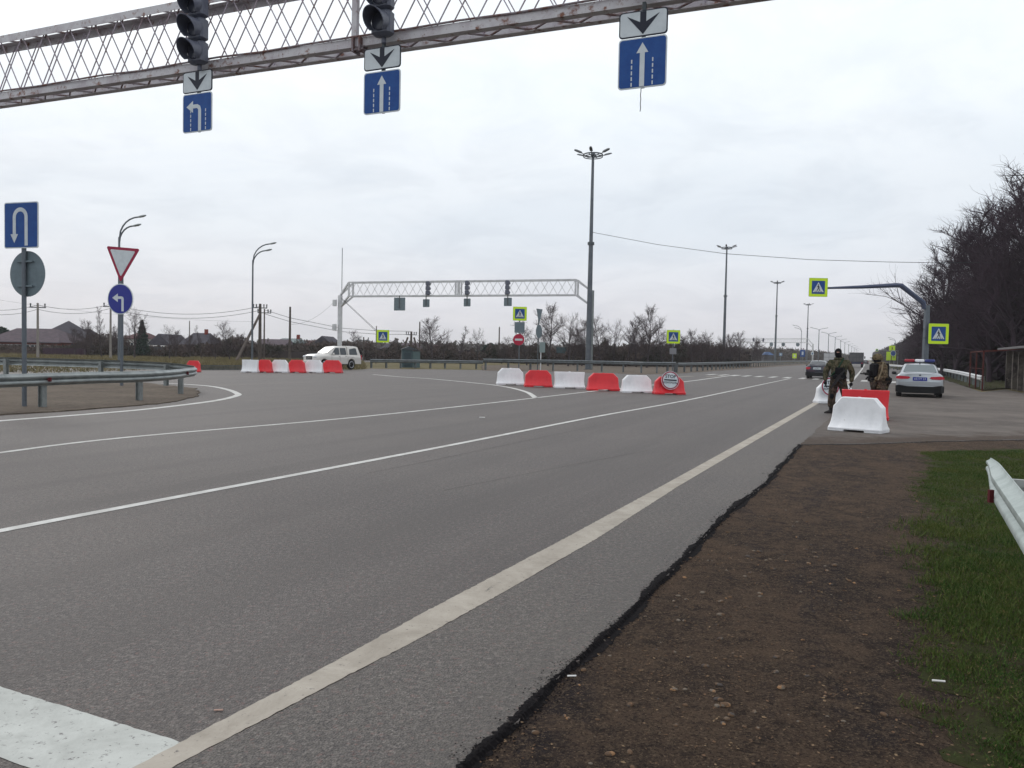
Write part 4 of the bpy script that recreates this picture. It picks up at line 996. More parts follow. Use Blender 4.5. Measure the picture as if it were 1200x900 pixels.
# ------------------------------------------------------------------ utility poles and wires
def upole(label, px, Y, py, m=concrete, r=.14, arm=True, name='utility_pole', ins=3):
    b = at(px, Y); t = thing(name, label, 'utility pole', b, .3); h = P(px, py, Y).z
    mb = MB(); mb.tube([(0, 0, -.1), (0, 0, h)], [r, r * .7], 8); mb.build('pole', m, t, None, True, 50)
    if arm:
        mb = MB(); mb.box((0, 0, h - .45), (1.5, .1, .1)); mb.build('cross_arm', darksteel, t)
        mb = MB()
        for x in ((-.65, 0, .65) if ins == 3 else (-.7, -.4, .4, .7)): mb.tube([(x, 0, h - .4), (x, 0, h - .05)], [.05, .08], 6)
        mb.build('insulators', darksteel, t)
    return t, h
upole('pale concrete pole before the red-brick house', 44.3, 84, 355)
upole('pale concrete pole behind the turn-left arrow post', 129.6, 90, 354.5, concrete, .13)
tP, hP = upole('leaning-strut pole carrying a cluster of insulators behind the barrier row', 304.5, 92, 356, woodpole, .2, ins=4)
mb = MB(); lo_ = at(276.5, 84) - at(304.5, 92); lo_ = Matrix.Rotation(-.3, 3, 'Z') @ lo_; mb.tube([(lo_.x, lo_.y, 0), (0, 0, hP * .83)], [.17, .13], 8); mb.build('strut', woodpole, tP, None, True, 50)
upole('thin dark pole right beside the strutted pole', 309.5, 95, 362, woodpole, .1, ins=4)
upole('plain dark pole between the lamp and the pickup', 339.6, 100, 359.5, woodpole, .16, False)
upole('tall bare pole right of the teal hut', 491.5, 120, 377, woodpole, .13, False)
upole('thin bare pole left of the no-entry sign', 584.7, 130, 383, woodpole, .13, False)
tA, hA_ = upole('stout pole with splayed legs and insulators above the teal hut', 481.7, 115, 388.5, woodpole, .2, ins=4)
mb = MB(); 
for x in (-1.6, 1.3): mb.tube([(x, 0, 0), (x * .3, 0, hA_ - .8)], .13, 6)
mb.build('strut', woodpole, tA)
upole('short pole poking out of the hedge right of the pickup', 426, 115, 395, woodpole, .12, True)
upole('slim pole far behind the barriers left of the strutted pole', 222, 140, 376, woodpole, .1, False)
def wire(label, pts, r=.015, nm='power_line', sag=0):
    pp = []
    for i in range(len(pts) - 1):
        a, b = pts[i], pts[i + 1]
        for k in range(12):
            t = k / 12; q = a.lerp(b, t); q = q - Vector((0, 0, sag * 4 * t * (1 - t))); pp.append(q)
    pp.append(pts[-1]); o = MB().tube(pp, r, 4).build(nm, wirem, None, None); tag(o, label, 'cable', 'cables'); return o
mt = Vector((at(689.5, 84).x, 84, P(694, 272, 84).z))
wire('long black cable sagging from the tallest mast to the right-hand wood', [mt] + [P(px, py, Y) for px, py, Y in ((770, 286.5, 80), (850, 297.3, 75), (950, 304.3, 71), (1040, 307, 68), (1100, 308, 66), (1200, 307, 64))], .022)
for k, dz in enumerate((0, -.45)):
    wire('%s overhead line from the left edge past the curved lamp post' % ('upper' if k == 0 else 'lower'), [P(-40, 358, 80) + Vector((0, 0, dz)), P(44.3, 357.2, 84) + Vector((0, 0, dz)), P(129.6, 361.5 - 5, 90) + Vector((0, 0, dz))], .02, sag=.5)
    wire('%s overhead line between the concrete pole and the strutted pole' % ('upper' if k == 0 else 'lower'), [P(129.6, 357, 90) + Vector((0, 0, dz)), P(304.5, 359, 92) + Vector((0, 0, dz))], .022, sag=.95)
    wire('%s overhead line passing behind the far gantry leg' % ('upper' if k == 0 else 'lower'), [P(309.5, 363, 95) + Vector((0, 0, dz)), P(340, 372.5, 99) + Vector((0, 0, dz)), P(400, 384.5, 106) + Vector((0, 0, dz)), P(440, 387.5, 110) + Vector((0, 0, dz)), P(481, 388.3, 115) + Vector((0, 0, dz))], .025)
wire('thin high line crossing above the left houses', [P(-40, 345, 140), P(300, 377, 140)], .012, sag=1.0)
for k in range(2):
    wire('%s stay cable from the far gantry leg to the dark sign pole' % ('upper', 'lower')[k], [P(400, 349 + 1.2 * k, 95), P(440.5, 386.5 + 1.5 * k, 92)], .022)
wire('cable from the dark sign pole down to the hedge behind', [P(452, 397, 92), P(481, 408, 100)], .02)
wire('thin line from the plain pole up to the gantry leg', [P(340, 380, 100), P(395, 350, 95)], .012, sag=.8)
# ------------------------------------------------------------------ barriers
def barrier_mesh(kind):
    """rings in z; long side x with a shallow rib pattern"""
    if kind == 'c': lv = [(.0, .62, .245), (.085, .62, .245), (.10, .615, .235), (.14, .605, .205), (.22, .595, .165), (.33, .585, .135), (.46, .578, .115), (.585, .572, .105), (.595, .568, .104), (.79, .40, .09), (.81, .385, .08)]
    else: lv = [(.0, .60, .245), (.085, .60, .245), (.10, .59, .235), (.14, .58, .205), (.22, .575, .165), (.33, .57, .135), (.46, .575, .115), (.60, .585, .105), (.70, .59, .10), (.785, .595, .095), (.80, .585, .085)]
    rings = []; N = 28
    for z, L, D in lv:
        r = []; c = .035
        xs = [-L + c + (2 * L - 2 * c) * i / N for i in range(N + 1)]
        def rib(x, z):
            if .09 < z < .5:
                u = (x / L) * 3.2; return -.014 * max(0, math.cos(u * math.pi)) ** 2
            return 0
        r += [(x, -D - rib(x, z), z) for x in xs]; r += [(L, -D + c, z), (L, D - c, z)]
        r += [(x, D + rib(x, z), z) for x in xs[::-1]]; r += [(-L, D - c, z), (-L, -D + c, z)]
        rings.append(r)
    b = MB(); b.loft([[(x, y, z + .055) for x, y, z in q] if j == 0 else q for j, q in enumerate(rings)])
    body = b
    L = lv[0][1]; f = [MB().box((x, 0, .028), (.38, .485, .056), bev=.012) for x in (-L + .2, L - .2)]
    c = MB(); c.tube([(.0, 0, .80), (.0, 0, .818)], .04, 14); c.tube([(0, 0, .818), (0, 0, .823)], [.024, .024], 10)
    return body, f, c
PROT = {}
def barrier(label, loc, rz, kind, colr, scale=1.0, group='red and white plastic road barriers'):
    key = (kind, colr)
    if key not in PROT:
        m = bwhite if colr == 'w' else bred; t = thing('road_barrier', label, 'barrier', loc, rz, group); b, f, c = barrier_mesh(kind)
        b.build('body', m, t, None, True, 22); [q_.build('foot', m, t) for q_ in f]; c.build('filler_cap', m, t); PROT[key] = t
        t.scale = (scale,) * 3; return t
    return copy_tree(PROT[key], loc=loc, rz=rz, label=label, scale=scale)
def brow(items, xs, ys, angle):
    pass
near = [((581.5, 450.0), (615, 452.6), 'c', 'w', 'white chamfered barrier at the left end of the near row'), ((614, 452.7), (648, 454.6), 'c', 'r', 'red barrier second from the left in the near row'),
        ((648.5, 454.4), (687, 456.3), 's', 'w', 'white square-topped barrier third from the left in the near row'), ((688, 456.9), (727.3, 459.2), 'c', 'r', 'red barrier fourth in the near row, right of the square-topped one'),
        ((728, 459.7), (766, 461.4), 'c', 'w', 'white barrier left of the one with the stop disc'), ((766.2, 461.4), (804.7, 463.4), 'c', 'r', 'red barrier with the round stop disc at the right end of the near row')]
BP = {}
for i, (a, b, k, c, lab) in enumerate(near):
    A_, B_ = G(*a), G(*b); mid = (A_ + B_) / 2; px = (a[0] + b[0]) / 2
    wpx = (b[0] - a[0]) * mid.y / F; rz = R(8)
    sc = wpx / (1.24 * .99 + .06); sc = min(sc, 1.22)
    t = barrier(lab, mid + Vector((0, .26, 0)), rz, k, c, 1.0); t.scale = (wpx / 1.27, 1.0, (20.0 + (i > 2)) * mid.y / F / .80 * .97); BP[i] = (mid, rz)
# stop disc
def stop_disc(label, loc, rz, r, tilt, text=True):
    t = thing('stop_sign', label, 'road sign', loc, rz); t.rotation_euler = (R(-6), R(tilt), rz)
    mb = MB(); mb.m(1).flat(circ(0, 0, r, 40), 0, .012); mb.m(0).flat(circ(0, 0, r * .955, 40), -.0125, .003); mb.m(1).flat(circ(0, 0, r * .83, 40), -.016, .003); mb.m(2)
    if text:
        mb.flat([(-.70 * r, -.055 * r), (.70 * r, -.055 * r), (.70 * r, .10 * r), (-.70 * r, .10 * r)], -.0195, .003)
        text_polys(mb, 'STOP', .50 * r, 0, .40 * r, -.021, .004, 1.0, .004)
        text_polys(mb, 'КОНТРОЛЬ', .285 * r, 0, -.27 * r, -.021, .004, .98, .003)
    mb.build('disc', [sredd if r > .3 and text else sred, swhite, sblack], t); return t
Yd = BP[5][0].y + .02
q = P(785.5, 445.7, Yd); stop_disc('round STOP disc with dark red rim leaning on the last red barrier', q, R(8), 10.9 * Yd / F, 3)
left_row = [(281.6, 302, 's', 'w', 'white square-topped barrier at the left end of the far row'), (300, 318, 'c', 'r', 'red barrier second from the left in the far row'), (316, 337.4, 'c', 'w', 'white barrier third from the left in the far row'), (336, 357, 'c', 'r', 'red barrier fourth from the left in the far row'), (355.6, 377.8, 'c', 'w', 'white barrier in front of the pickup bonnet'), (376.5, 400.5, 'c', 'r', 'red barrier at the right end of the far row, before the pickup door')]
for i, (x0, x1, k, c, lab) in enumerate(left_row):
    xm = (x0 + x1) / 2; mid = G(xm, 436.5 + i * .12); wv = (x1 - x0) * mid.y / F
    t = barrier(lab, mid + Vector((0, .26, 0)), R(-6), k, c); t.scale = (wv / 1.24, 1, 14.8 * mid.y / F / .8)
mid = G(225, 436); t = barrier('lone red barrier half hidden by the tip of the curved guard rail', mid + Vector((0, .26, 0)), R(10), 'c', 'r'); t.scale = (16 * mid.y / F / 1.24, 1, 13.2 * mid.y / F / .8)
# group by the soldiers
a, b = G(975, 503.5), G(1037.5, 510); mid = (a + b) / 2; 
t = barrier('large white barrier standing nearest, front of the soldiers', mid + Vector((.10, .22, 0)), R(-41), 'c', 'w'); t.scale = (.93, 1.3, 41.5 * mid.y / F / .83)
FRONTB = t
a, b = G(990, 490.5), G(1041, 494); mid = (a + b) / 2
t = barrier('red square-topped barrier behind the nearest white one', mid + Vector((.05, .22, 0)), R(-22), 's', 'r'); t.scale = (.98, 1, 35 * mid.y / F / .8)
a, b = G(954.5, 472), G(999, 474); mid = (a + b) / 2
t = barrier('white barrier behind the masked soldier legs, with a red ring sign', mid + Vector((.1, .24, 0)), R(4), 'c', 'w'); t.scale = (44.5 * mid.y / F / 1.24, 1, 24.2 * mid.y / F / .8)
Yd = mid.y - .06; q = P(973, 453, Yd); stop_disc('round STOP disc with bright red rim behind the masked soldier', q, R(4), 11 * Yd / F, 0)
# ------------------------------------------------------------------ vehicles
def lerpk(keys, y):
    if y <= keys[0][0]: return keys[0][1:]
    for a, b in zip(keys, keys[1:]):
        if y <= b[0]:
            t = (y - a[0]) / (b[0] - a[0]); t = t * t * (3 - 2 * t) * .5 + t * .5; return [p + (q - p) * t for p, q in zip(a[1:], b[1:])]
    return keys[-1][1:]
def patch(mb, p00, p10, p11, p01, ins=(.06, .06), off=.006, th=.006):
    """quad patch p00->p10 (bottom), p01->p11 (top), inset, pushed along normal"""
    def bl(u, v): return (p00 * (1 - u) + p10 * u) * (1 - v) + (p01 * (1 - u) + p11 * u) * v
    a, b = ins; q = []
    c = .05
    uv = [(a + c, b), (1 - a - c, b), (1 - a, b + c * 1.5), (1 - a, 1 - b - c * 1.5), (1 - a - c, 1 - b), (a + c, 1 - b), (a, 1 - b - c * 1.5), (a, b + c * 1.5)]
    n = (p10 - p00).cross(p01 - p00).normalized()
    q0 = [bl(u, v) + n * (off - th) for u, v in uv]; q1 = [bl(u, v) + n * off for u, v in uv]
    k = 8; mb.add(q0 + q1, [tuple(range(k))[::-1], tuple(range(k, 2 * k))] + [(i, (i + 1) % k, (i + 1) % k + k, i + k) for i in range(k)])
def wheel(root, x, y, r, w, side):
    mb = MB(); rings = []
    for xx, rr in ((-w / 2, r * .93), (-w / 2 + .03, r), (w / 2 - .03, r), (w / 2, r * .93), (w / 2 - .005, r * .70)):
        rings.append([Vector((xx * side, rr * math.cos(2 * math.pi * k / 24), rr * math.sin(2 * math.pi * k / 24))) for k in range(24)])
    mb.loft(rings); o = mb.build('wheel', rubber, root, None, True, 40); o.location = (x, y, r)
    mb = MB(); mb.tube([(side * (w / 2 - .03), 0, 0), (side * (w / 2 - .012), 0, 0)], r * .2, 12)
    for k in range(5):
        a = 2 * math.pi * k / 5; mb.bar((side * (w / 2 - .018), 0, 0), (side * (w / 2 - .014), math.cos(a) * r * .64, math.sin(a) * r * .64), .07, .02, Vector((1, 0, 0)))
    n = 24; mb.tube([(side * (w / 2 - .016), math.cos(2 * math.pi * k / n) * r * .65, math.sin(2 * math.pi * k / n) * r * .65) for k in range(n + 1)], .022, 6)
    q = mb.build('rim', rim, o, None, True, 40)
    return o
def carbody(root, keys, arches, ra, zbase, paint, name='body', step=.06):
    y0, y1 = keys[0][0], keys[-1][0]; ys = set(round(k[0], 4) for k in keys); n = int((y1 - y0) / step)
    ys |= set(round(y0 + (y1 - y0) * i / n, 4) for i in range(n + 1))
    for yc in arches: ys |= set(round(yc + ra * math.sin(a), 4) for a in np.linspace(-math.pi / 2, math.pi / 2, 15))
    rings = []
    for y in sorted(ys):
        w, wt, zs, zt = lerpk(keys, y); zb = zbase
        for yc in arches:
            if abs(y - yc) < ra: zb = max(zb, math.sqrt(max(0, ra * ra - (y - yc) ** 2)) + ra * .86 - .0)
            # arch rises from axle height
        for yc in arches:
            if abs(y - yc) < ra: zb = max(zbase, ra * .92 + math.sqrt(max(0, ra * ra - (y - yc) ** 2)) - .02)
        zb = min(zb, zs - .14)
        h = [(0, zb), (w - .22, zb), (w - .03, zb), (w - .005, zb + .02), (w + .0, zb + (zs - zb) * .35), (w, zb + (zs - zb) * .7), (w - .02, zs - .03), (w - .05, zs), (wt, zt - .025), (wt * .6, zt), (0, zt + .012)]
        rings.append([Vector((x, y, z)) for x, z in h] + [Vector((-x, y, z)) for x, z in h[-2:0:-1]])
    mb = MB(); mb.loft(rings); return mb.build(name, paint, root, None, True, 42)
def greenhouse(root, g, paint, glass, name='roof', rearglass=None):
    """g: list of (y, z0, z1, w0, w1) rear to front"""
    rings = []
    for y, z0, z1, w0, w1 in g:
        h = [(0, z0 - .05), (w0, z0 - .05), (w0, z0), (w1 + (w0 - w1) * .12, z0 + (z1 - z0) * .86), (w1 - .05, z1 - .005), (w1 * .5, z1 + .02), (0, z1 + .027)]
        rings.append([Vector((x, y, z)) for x, z in h] + [Vector((-x, y, z)) for x, z in h[-2:0:-1]])
    mb = MB(); mb.loft(rings); o = mb.build(name, paint, root, None, True, 35)
    return o
def V(*a): return Vector(a)
def sedan(name, label, loc, rz, paint, glass, W=.91, H=1.47, L=2.2, police=False, dark=False):
    t = thing(name, label, 'car', loc, rz); ra, r = .36, .32; wb = L * .6
    keys = [(-L, W - .10, W - .24, .94, 1.02), (-L + .04, W - .05, W - .2, .96, 1.055), (-L + .16, W - .02, W - .18, .97, 1.08), (-L + .55, W, W - .19, .94, 1.06), (-.6, W, W - .12, .93, .98), (.6, W, W - .12, .92, .98), (1.0, W, W - .2, .88, .99), (1.7, W - .02, W - .24, .80, .88), (L - .12, W - .10, W - .30, .66, .74), (L, W - .24, W - .4, .58, .64)]
    carbody(t, keys, (-wb + .05, wb), ra, .2, paint)
    zr = H - .03
    g = [(-L + .42, 1.0, 1.035, W - .20, W - .26), (-L + .60, 1.0, 1.12, W - .16, W - .245), (-L + 1.12, .97, zr - .06, W - .13, W - .30), (-L + 1.45, .95, zr, W - .12, W - .31), (-.0, .95, zr + .01, W - .12, W - .31), (.35, .95, zr - .04, W - .12, W - .30), (.75, .95, 1.22, W - .13, W - .26), (1.15, .95, 1.0, W - .17, W - .22)]
    greenhouse(t, g, paint, glass)
    mb = MB(); y0, y1 = -L + .47, -L + 1.12
    patch(mb, V(-(W - .20), y0, 1.06), V(W - .20, y0, 1.06), V(W - .34, y1 - .03, zr - .045), V(-(W - .34), y1 - .03, zr - .045), (.04, .03), .022, .01); mb.build('rear_window', glass, t)
    mb = MB(); patch(mb, V(W - .22, 1.12, 1.0), V(-(W - .22), 1.12, 1.0), V(-(W - .32), .38, zr - .03), V(W - .32, .38, zr - .03), (.04, .05), .02, .01); mb.build('windscreen', glassd, t)
    for s in (-1, 1):
        for ya, yb, yta, ytb in ((-.98, -.12, -.80, -.10), (-.06, .85, -.04, .34)):
            mb = MB(); a = V(s * (W - .12), ya, .97); b = V(s * (W - .12), yb, .97); c = V(s * (W - .285), ytb, zr - .07); d = V(s * (W - .285), yta, zr - .07)
            (patch(mb, a, b, c, d, (.02, .04), .012, .01) if s > 0 else patch(mb, b, a, d, c, (.02, .04), .012, .01)); mb.build('side_window', glassd, t)
        mb = MB(); mb.box((s * (W + .10), .62, 1.0), (.2, .12, .14), bev=.04); mb.box((s * (W - .0), .62, .94), (.14, .05, .04)); mb.build('side_mirror', trim if police or dark else paint, t)
        wheel(t, s * (W - .13), -wb + .05, r, .22, s); wheel(t, s * (W - .13), wb, r, .22, s)
        mb = MB(); 
        hh = [(s * (W - .52), .90), (s * (W - .10), .93), (s * (W - .035), .88), (s * (W - .03), .80), (s * (W - .12), .785), (s * (W - .46), .80), (s * (W - .56), .86)] if police else [(s * (W - .38), .90), (s * (W - .12), .92), (s * (W - .05), .86), (s * (W - .06), .74), (s * (W - .20), .72), (s * (W - .38), .76)]
        if police:
            mb.prism([(s * (W - .50), .90), (s * (W - .13), .93), (s * (W - .13), .785), (s * (W - .46), .795), (s * (W - .56), .85)], lambda u, v, q: (u, q, v), -L - .03, -L + .12)
            mb.prism([(s * (W - .13), .93), (s * (W - .02), .90), (s * (W + .01), .85), (s * (W - .0), .80), (s * (W - .13), .785)], lambda u, v, q: (u, q + max(0, abs(u) - (W - .13)) * .7, v), -L - .03, -L + .25)
        else:
            mb.prism([(s * (W - .36), .90), (s * (W - .10), .92), (s * (W - .10), .72), (s * (W - .32), .74)], lambda u, v, q: (u, q, v), -L - .03, -L + .12)
            mb.prism([(s * (W - .10), .92), (s * (W - .02), .88), (s * (W - .02), .75), (s * (W - .10), .72)], lambda u, v, q: (u, q + max(0, abs(u) - (W - .10)) * .7, v), -L - .03, -L + .2)
        mb.build('tail_lamp', tail, t)
        mb = MB(); mb.prism([(s * (W - .55), .72), (s * (W - .2), .76), (s * (W - .12), .70), (s * (W - .5), .62)], lambda u, v, q: (u, q - max(0, abs(u) - .4) * .5, v), L + .0, L - .12); mb.build('headlight', headl, t)
        mb = MB(); mb.box((s * (W + .005), -.3, .80), (.02, .14, .025)); mb.box((s * (W + .005), .75 - .2, .80), (.02, .14, .025)); mb.build('door_handle', paint, t)
    mb = MB()
    mb.prism([(-(W - .10), .19), (W - .10, .19), (W - .10, .53), (.5, .48), (-.5, .48), (-(W - .10), .53)], lambda u, v, q: (u, q, v), -L - .04, -L + .2)
    for s in (-1, 1): mb.prism([(s * (W - .10), .20), (s * (W + .012), .24), (s * (W + .012), .50), (s * (W - .10), .53)], lambda u, v, q: (u, q + max(0, abs(u) - (W - .10)) * .6, v), -L - .04, -L + .3); mb.box((0, -L + .35, .24), (1.2, .8, .1)); mb.build('rear_bumper', trim, t)
    mb = MB(); mb.prism([(-(W - .16), .54), (W - .16, .54), (W - .14, .68), (-(W - .14), .68)], lambda u, v, q: (u, q, v), -L - .045, -L + .1); mb.build('bumper_bar', paint, t, None)
    mb = MB(); mb.m(0).flat(rrect(.56, .155, .02, 0, .80), -L - .028, .012); mb.m(1)
    text_polys(mb, 'о5177 23' if police else 'р428ст', .125 if police else .13, 0, .80, -L - .042, .003, .95)
    mb.build('number_plate', [sblue2 if police else swhite, swhite if police else sblack], t)
    mb = MB(); mb.box((0, -L + .22, 1.085), (1.15, .16, .03), bev=.012) ; mb.build('boot_spoiler', paint, t)
    mb = MB(); mb.flat(circ(0, .965, .045, 14, .028), -L - .012, .012); mb.build('badge', sblack, t)
    mb = MB(); mb.tube([(.0, -L + 1.3, zr), (0, -L + 1.2, zr + .09)], .02, 6); mb.build('aerial', trim, t)
    for x in (.42,): mb = MB(); mb.tube([(x, -L - .03, .25), (x, -L + .3, .25)], .035, 8); mb.build('exhaust', chrome, t)
    return t
pc = G(1077, 466.0); pc = at(1077.5, 37.6)
t = sedan('police_car', 'silver police saloon with red, white and blue roof bar parked in the lay-by', pc + Vector((0, .0, 0)), -R(25.0), silver, glassg, .93, 1.47, 2.26, True)
zr = 1.50
for nm, x0, x1, m_ in (('red_lamp', -.62, -.2, mat('beacon_red', (.30, .015, .03), .25)), ('white_lamp', -.19, .19, mat('beacon_white', (.75, .75, .78), .25)), ('blue_lamp', .2, .62, mat('beacon_blue', (.02, .03, .16), .25))):
    mb = MB(); mb.box(((x0 + x1) / 2, -.35, zr + .085), (x1 - x0, .30, .13), bev=.035); mb.build(nm, m_, t)
mb = MB(); mb.box((0, -.35, zr + .0), (1.2, .2, .05)); mb.build('roof_bar_mount', trim, t)
# sedan
sc = at(960.2, 67.0); sd_ = sedan('parked_car', 'dark navy saloon driving away, left of the masked soldier', sc, -R(24.2), navy, glassd, .85, 1.43, 2.1, False, True)
for c_ in kids(sd_):
    pass
# headlit distant small car
sedan('distant_car', 'tiny dark car where the road meets the haze, right of the grey truck', at(1014.5, 265), -R(23), mat('dull_dark_paint', (.05, .055, .07), .5), glassd, .86, 1.4, 2.1, False, True)

# pickup
pk = thing('pickup_truck', 'white pickup with canopy turning behind the far barrier row', 'pickup', at(390, 64.0), R(142), None); pk.scale = (.86, .86, 1.0)
W, L = .93, 2.62; 
keys = [(-L, W - .08, W - .14, 1.0, 1.05), (-L + .08, W - .03, W - .10, 1.05, 1.10), (-L + .5, W, W - .07, 1.08, 1.12), (-.6, W, W - .07, 1.08, 1.12), (.9, W, W - .1, 1.06, 1.12), (1.25, W, W - .13, 1.08, 1.20), (2.1, W - .01, W - .16, 1.06, 1.17), (L - .16, W - .05, W - .2, 1.02, 1.11), (L - .04, W - .10, W - .24, .96, 1.03), (L, W - .15, W - .3, .9, .96)]
carbody(pk, keys, (-1.42, 1.66), .44, .42, carwhite)
zr = 1.76
greenhouse(pk, [(-.95, 1.06, zr, W - .10, W - .26), (-.2, 1.06, zr + .02, W - .10, W - .26), (.25, 1.06, zr - .03, W - .10, W - .26), (.75, 1.06, 1.46, W - .12, W - .20), (1.25, 1.06, 1.20, W - .15, W - .2)], carwhite, glassd, 'cab')
greenhouse(pk, [(-L + .06, 1.06, 1.16, W - .10, W - .16), (-L + .30, 1.06, zr - .03, W - .10, W - .24), (-L + .5, 1.06, zr + .03, W - .08, W - .24), (-1.02, 1.06, zr + .05, W - .08, W - .24)], carwhite, glassd, 'canopy')
for s in (-1, 1):
    wn_ = [('side_window', (-.9, -.18), (-.84, -.16)), ('side_window', (-.10, .88), (-.08, .30)), ('canopy_window', (-L + .42, -1.2), (-L + .55, -1.25))]
    for nm, (ya, yb), (yc, yd) in wn_:
        mb = MB(); a = V(s * (W - .10), ya, 1.12); b = V(s * (W - .10), yb, 1.12); c = V(s * (W - .235), yd, zr - .08); d = V(s * (W - .235), yc, zr - .08)
        (patch(mb, a, b, c, d, (.02, .04), .016, .012) if s > 0 else patch(mb, b, a, d, c, (.02, .04), .016, .012)); mb.build(nm, glassd, pk)
    wheel(pk, s * (W - .13), -1.42, .385, .26, s); wheel(pk, s * (W - .13), 1.66, .385, .26, s)
    mb = MB(); mb.box((s * (W + .12), .78, 1.18), (.22, .12, .2), bev=.05); mb.build('side_mirror', carwhite, pk)
    mb = MB(); mb.box((s * (W - .25), L - .07, .97), (.40, .22, .15), bev=.05); mb.build('headlight', headl, pk)
    mb = MB(); mb.box((s * (W - .07), -L + .04, .95), (.14, .12, .36), bev=.03); mb.build('tail_lamp', tail, pk)
    mb = MB(); mb.box((s * (W + .008), -.75, 1.0), (.02, .16, .03)); mb.box((s * (W + .008), .0, 1.0), (.02, .16, .03)); mb.build('door_handle', chrome, pk)
    mb = MB(); mb.box((s * (W + .004), -.52 + .44, .8), (.004, .012, .5)); mb.box((s * (W + .004), .86, .8), (.004, .012, .5)); mb.box((s * (W + .004), -.98, .8), (.004, .012, .5)); mb.build('door_gap', trim, pk)
    mb = MB(); mb.box((s * (W + .02), .1, .40), (.12, 1.9, .05)); mb.build('side_step', trim, pk)
mb = MB(); patch(mb, V(W - .18, 1.24, 1.21), V(-(W - .18), 1.24, 1.21), V(-(W - .26), .3, zr - .04), V(W - .26, .3, zr - .04), (.04, .05), .035, .02); mb.build('windscreen', glassd, pk)
mb = MB(); mb.box((0, L - .01, .88), (.84, .1, .26), bev=.03); mb.build('grille', trim, pk)
mb = MB(); mb.box((0, L + .03, .92), (.7, .03, .03)); mb.box((0, L + .03, .84), (.7, .03, .03)); mb.build('grille_bar', chrome, pk)
mb = MB(); mb.box((0, L - .08, .56), (1.66, .28, .26), bev=.07); mb.build('front_bumper', carwhite, pk)
mb = MB(); mb.box((0, -L - .04, .55), (1.6, .16, .16), bev=.04); mb.build('rear_bumper', trim, pk)

# lorries
def lorry(label, px, Y, w, h0, h, paintbox, paintlow, rz, tarp=True):
    t = thing('box_truck', label, 'truck', at(px, Y), rz); Lb = 6.5
    mb = MB(); mb.box((0, Lb / 2, (h0 + h) / 2), (w, Lb, h - h0), bev=.05); mb.build('cargo_box', paintbox, t)
    mb = MB()
    for x in (-w / 2 + .02, 0, w / 2 - .02): mb.box((x, -.02, (h0 + h) / 2), (.05, .05, h - h0 - .1))
    for z in (h0 + .06, (h0 + h) / 2, h - .06): mb.box((0, -.02, z), (w - .05, .05, .05))
    mb.build('door_frame', mat('dark_frame', (.07, .07, .08), .7), t)
    mb = MB(); mb.box((0, .1, h0 - .22), (w * .96, .12, .3), bev=.02); mb.box((0, Lb / 2, h0 - .15), (1.0, Lb, .2)); mb.build('chassis', paintlow, t)
    mb = MB(); mb.box((0, Lb + 1.1, (h0 + h * .8) / 2 - .1), (w * .94, 1.9, h * .8 - h0 + .5), bev=.12); mb.build('cab', paintlow, t)
    for s in (-1, 1):
        wheel(t, s * (w / 2 - .25), 1.4, .46, .42, s); wheel(t, s * (w / 2 - .25), Lb + .8, .46, .3, s)
        mb = MB(); mb.box((s * (w / 2 + .18), Lb + 1.6, h * .68), (.2, .1, .5), bev=.03); mb.build('side_mirror', trim, t)
        mb = MB(); mb.box((s * (w / 2 - .25), .02, h0 - .2), (.35, .05, .14)); mb.build('tail_lamp', tail, t)
    return t
lorry('grey tarpaulin lorry with dark blue underside driving away in the right lane', 1003.5, 158, 2.55, 1.05, 2.86, truckgrey, truckblue, -R(23.2))
lorry('white box truck driving away, half hidden by the masked soldier', 971.5, 205, 2.5, .95, 2.95, mat('off_white_box', (.50, .50, .51), .6), truckgrey, -R(23))

# ------------------------------------------------------------------ people
def skinmesh(verts, edges, radii, sub=2):
    me = bpy.data.meshes.new('sk'); me.from_pydata([tuple(v) for v in verts], edges, []); o = bpy.data.objects.new('sk', me); COL.objects.link(o)
    o.modifiers.new('s', 'SKIN'); 
    for i, r in enumerate(radii):
        d = me.skin_vertices[0].data[i]; d.radius = r if isinstance(r, tuple) else (r, r); d.use_root = (i == 0)
    s = o.modifiers.new('u', 'SUBSURF'); s.levels = sub; s.render_levels = sub
    bpy.context.view_layer.update(); ev = o.evaluated_get(bpy.context.evaluated_depsgraph_get()); m2 = bpy.data.meshes.new_from_object(ev)
    vs = [tuple(v.co) for v in m2.vertices]; fs = [tuple(p.vertices) for p in m2.polygons]
    bpy.data.objects.remove(o); bpy.data.meshes.remove(me); bpy.data.meshes.remove(m2); return vs, fs
def sk(name, verts, edges, radii, m, parent, sub=2):
    mb = MB(); mb.add(*skinmesh(verts, edges, radii, sub)); return mb.build(name, m, parent, None, True)
def chain(n, off=0): return [(i + off, i + 1 + off) for i in range(n - 1)]
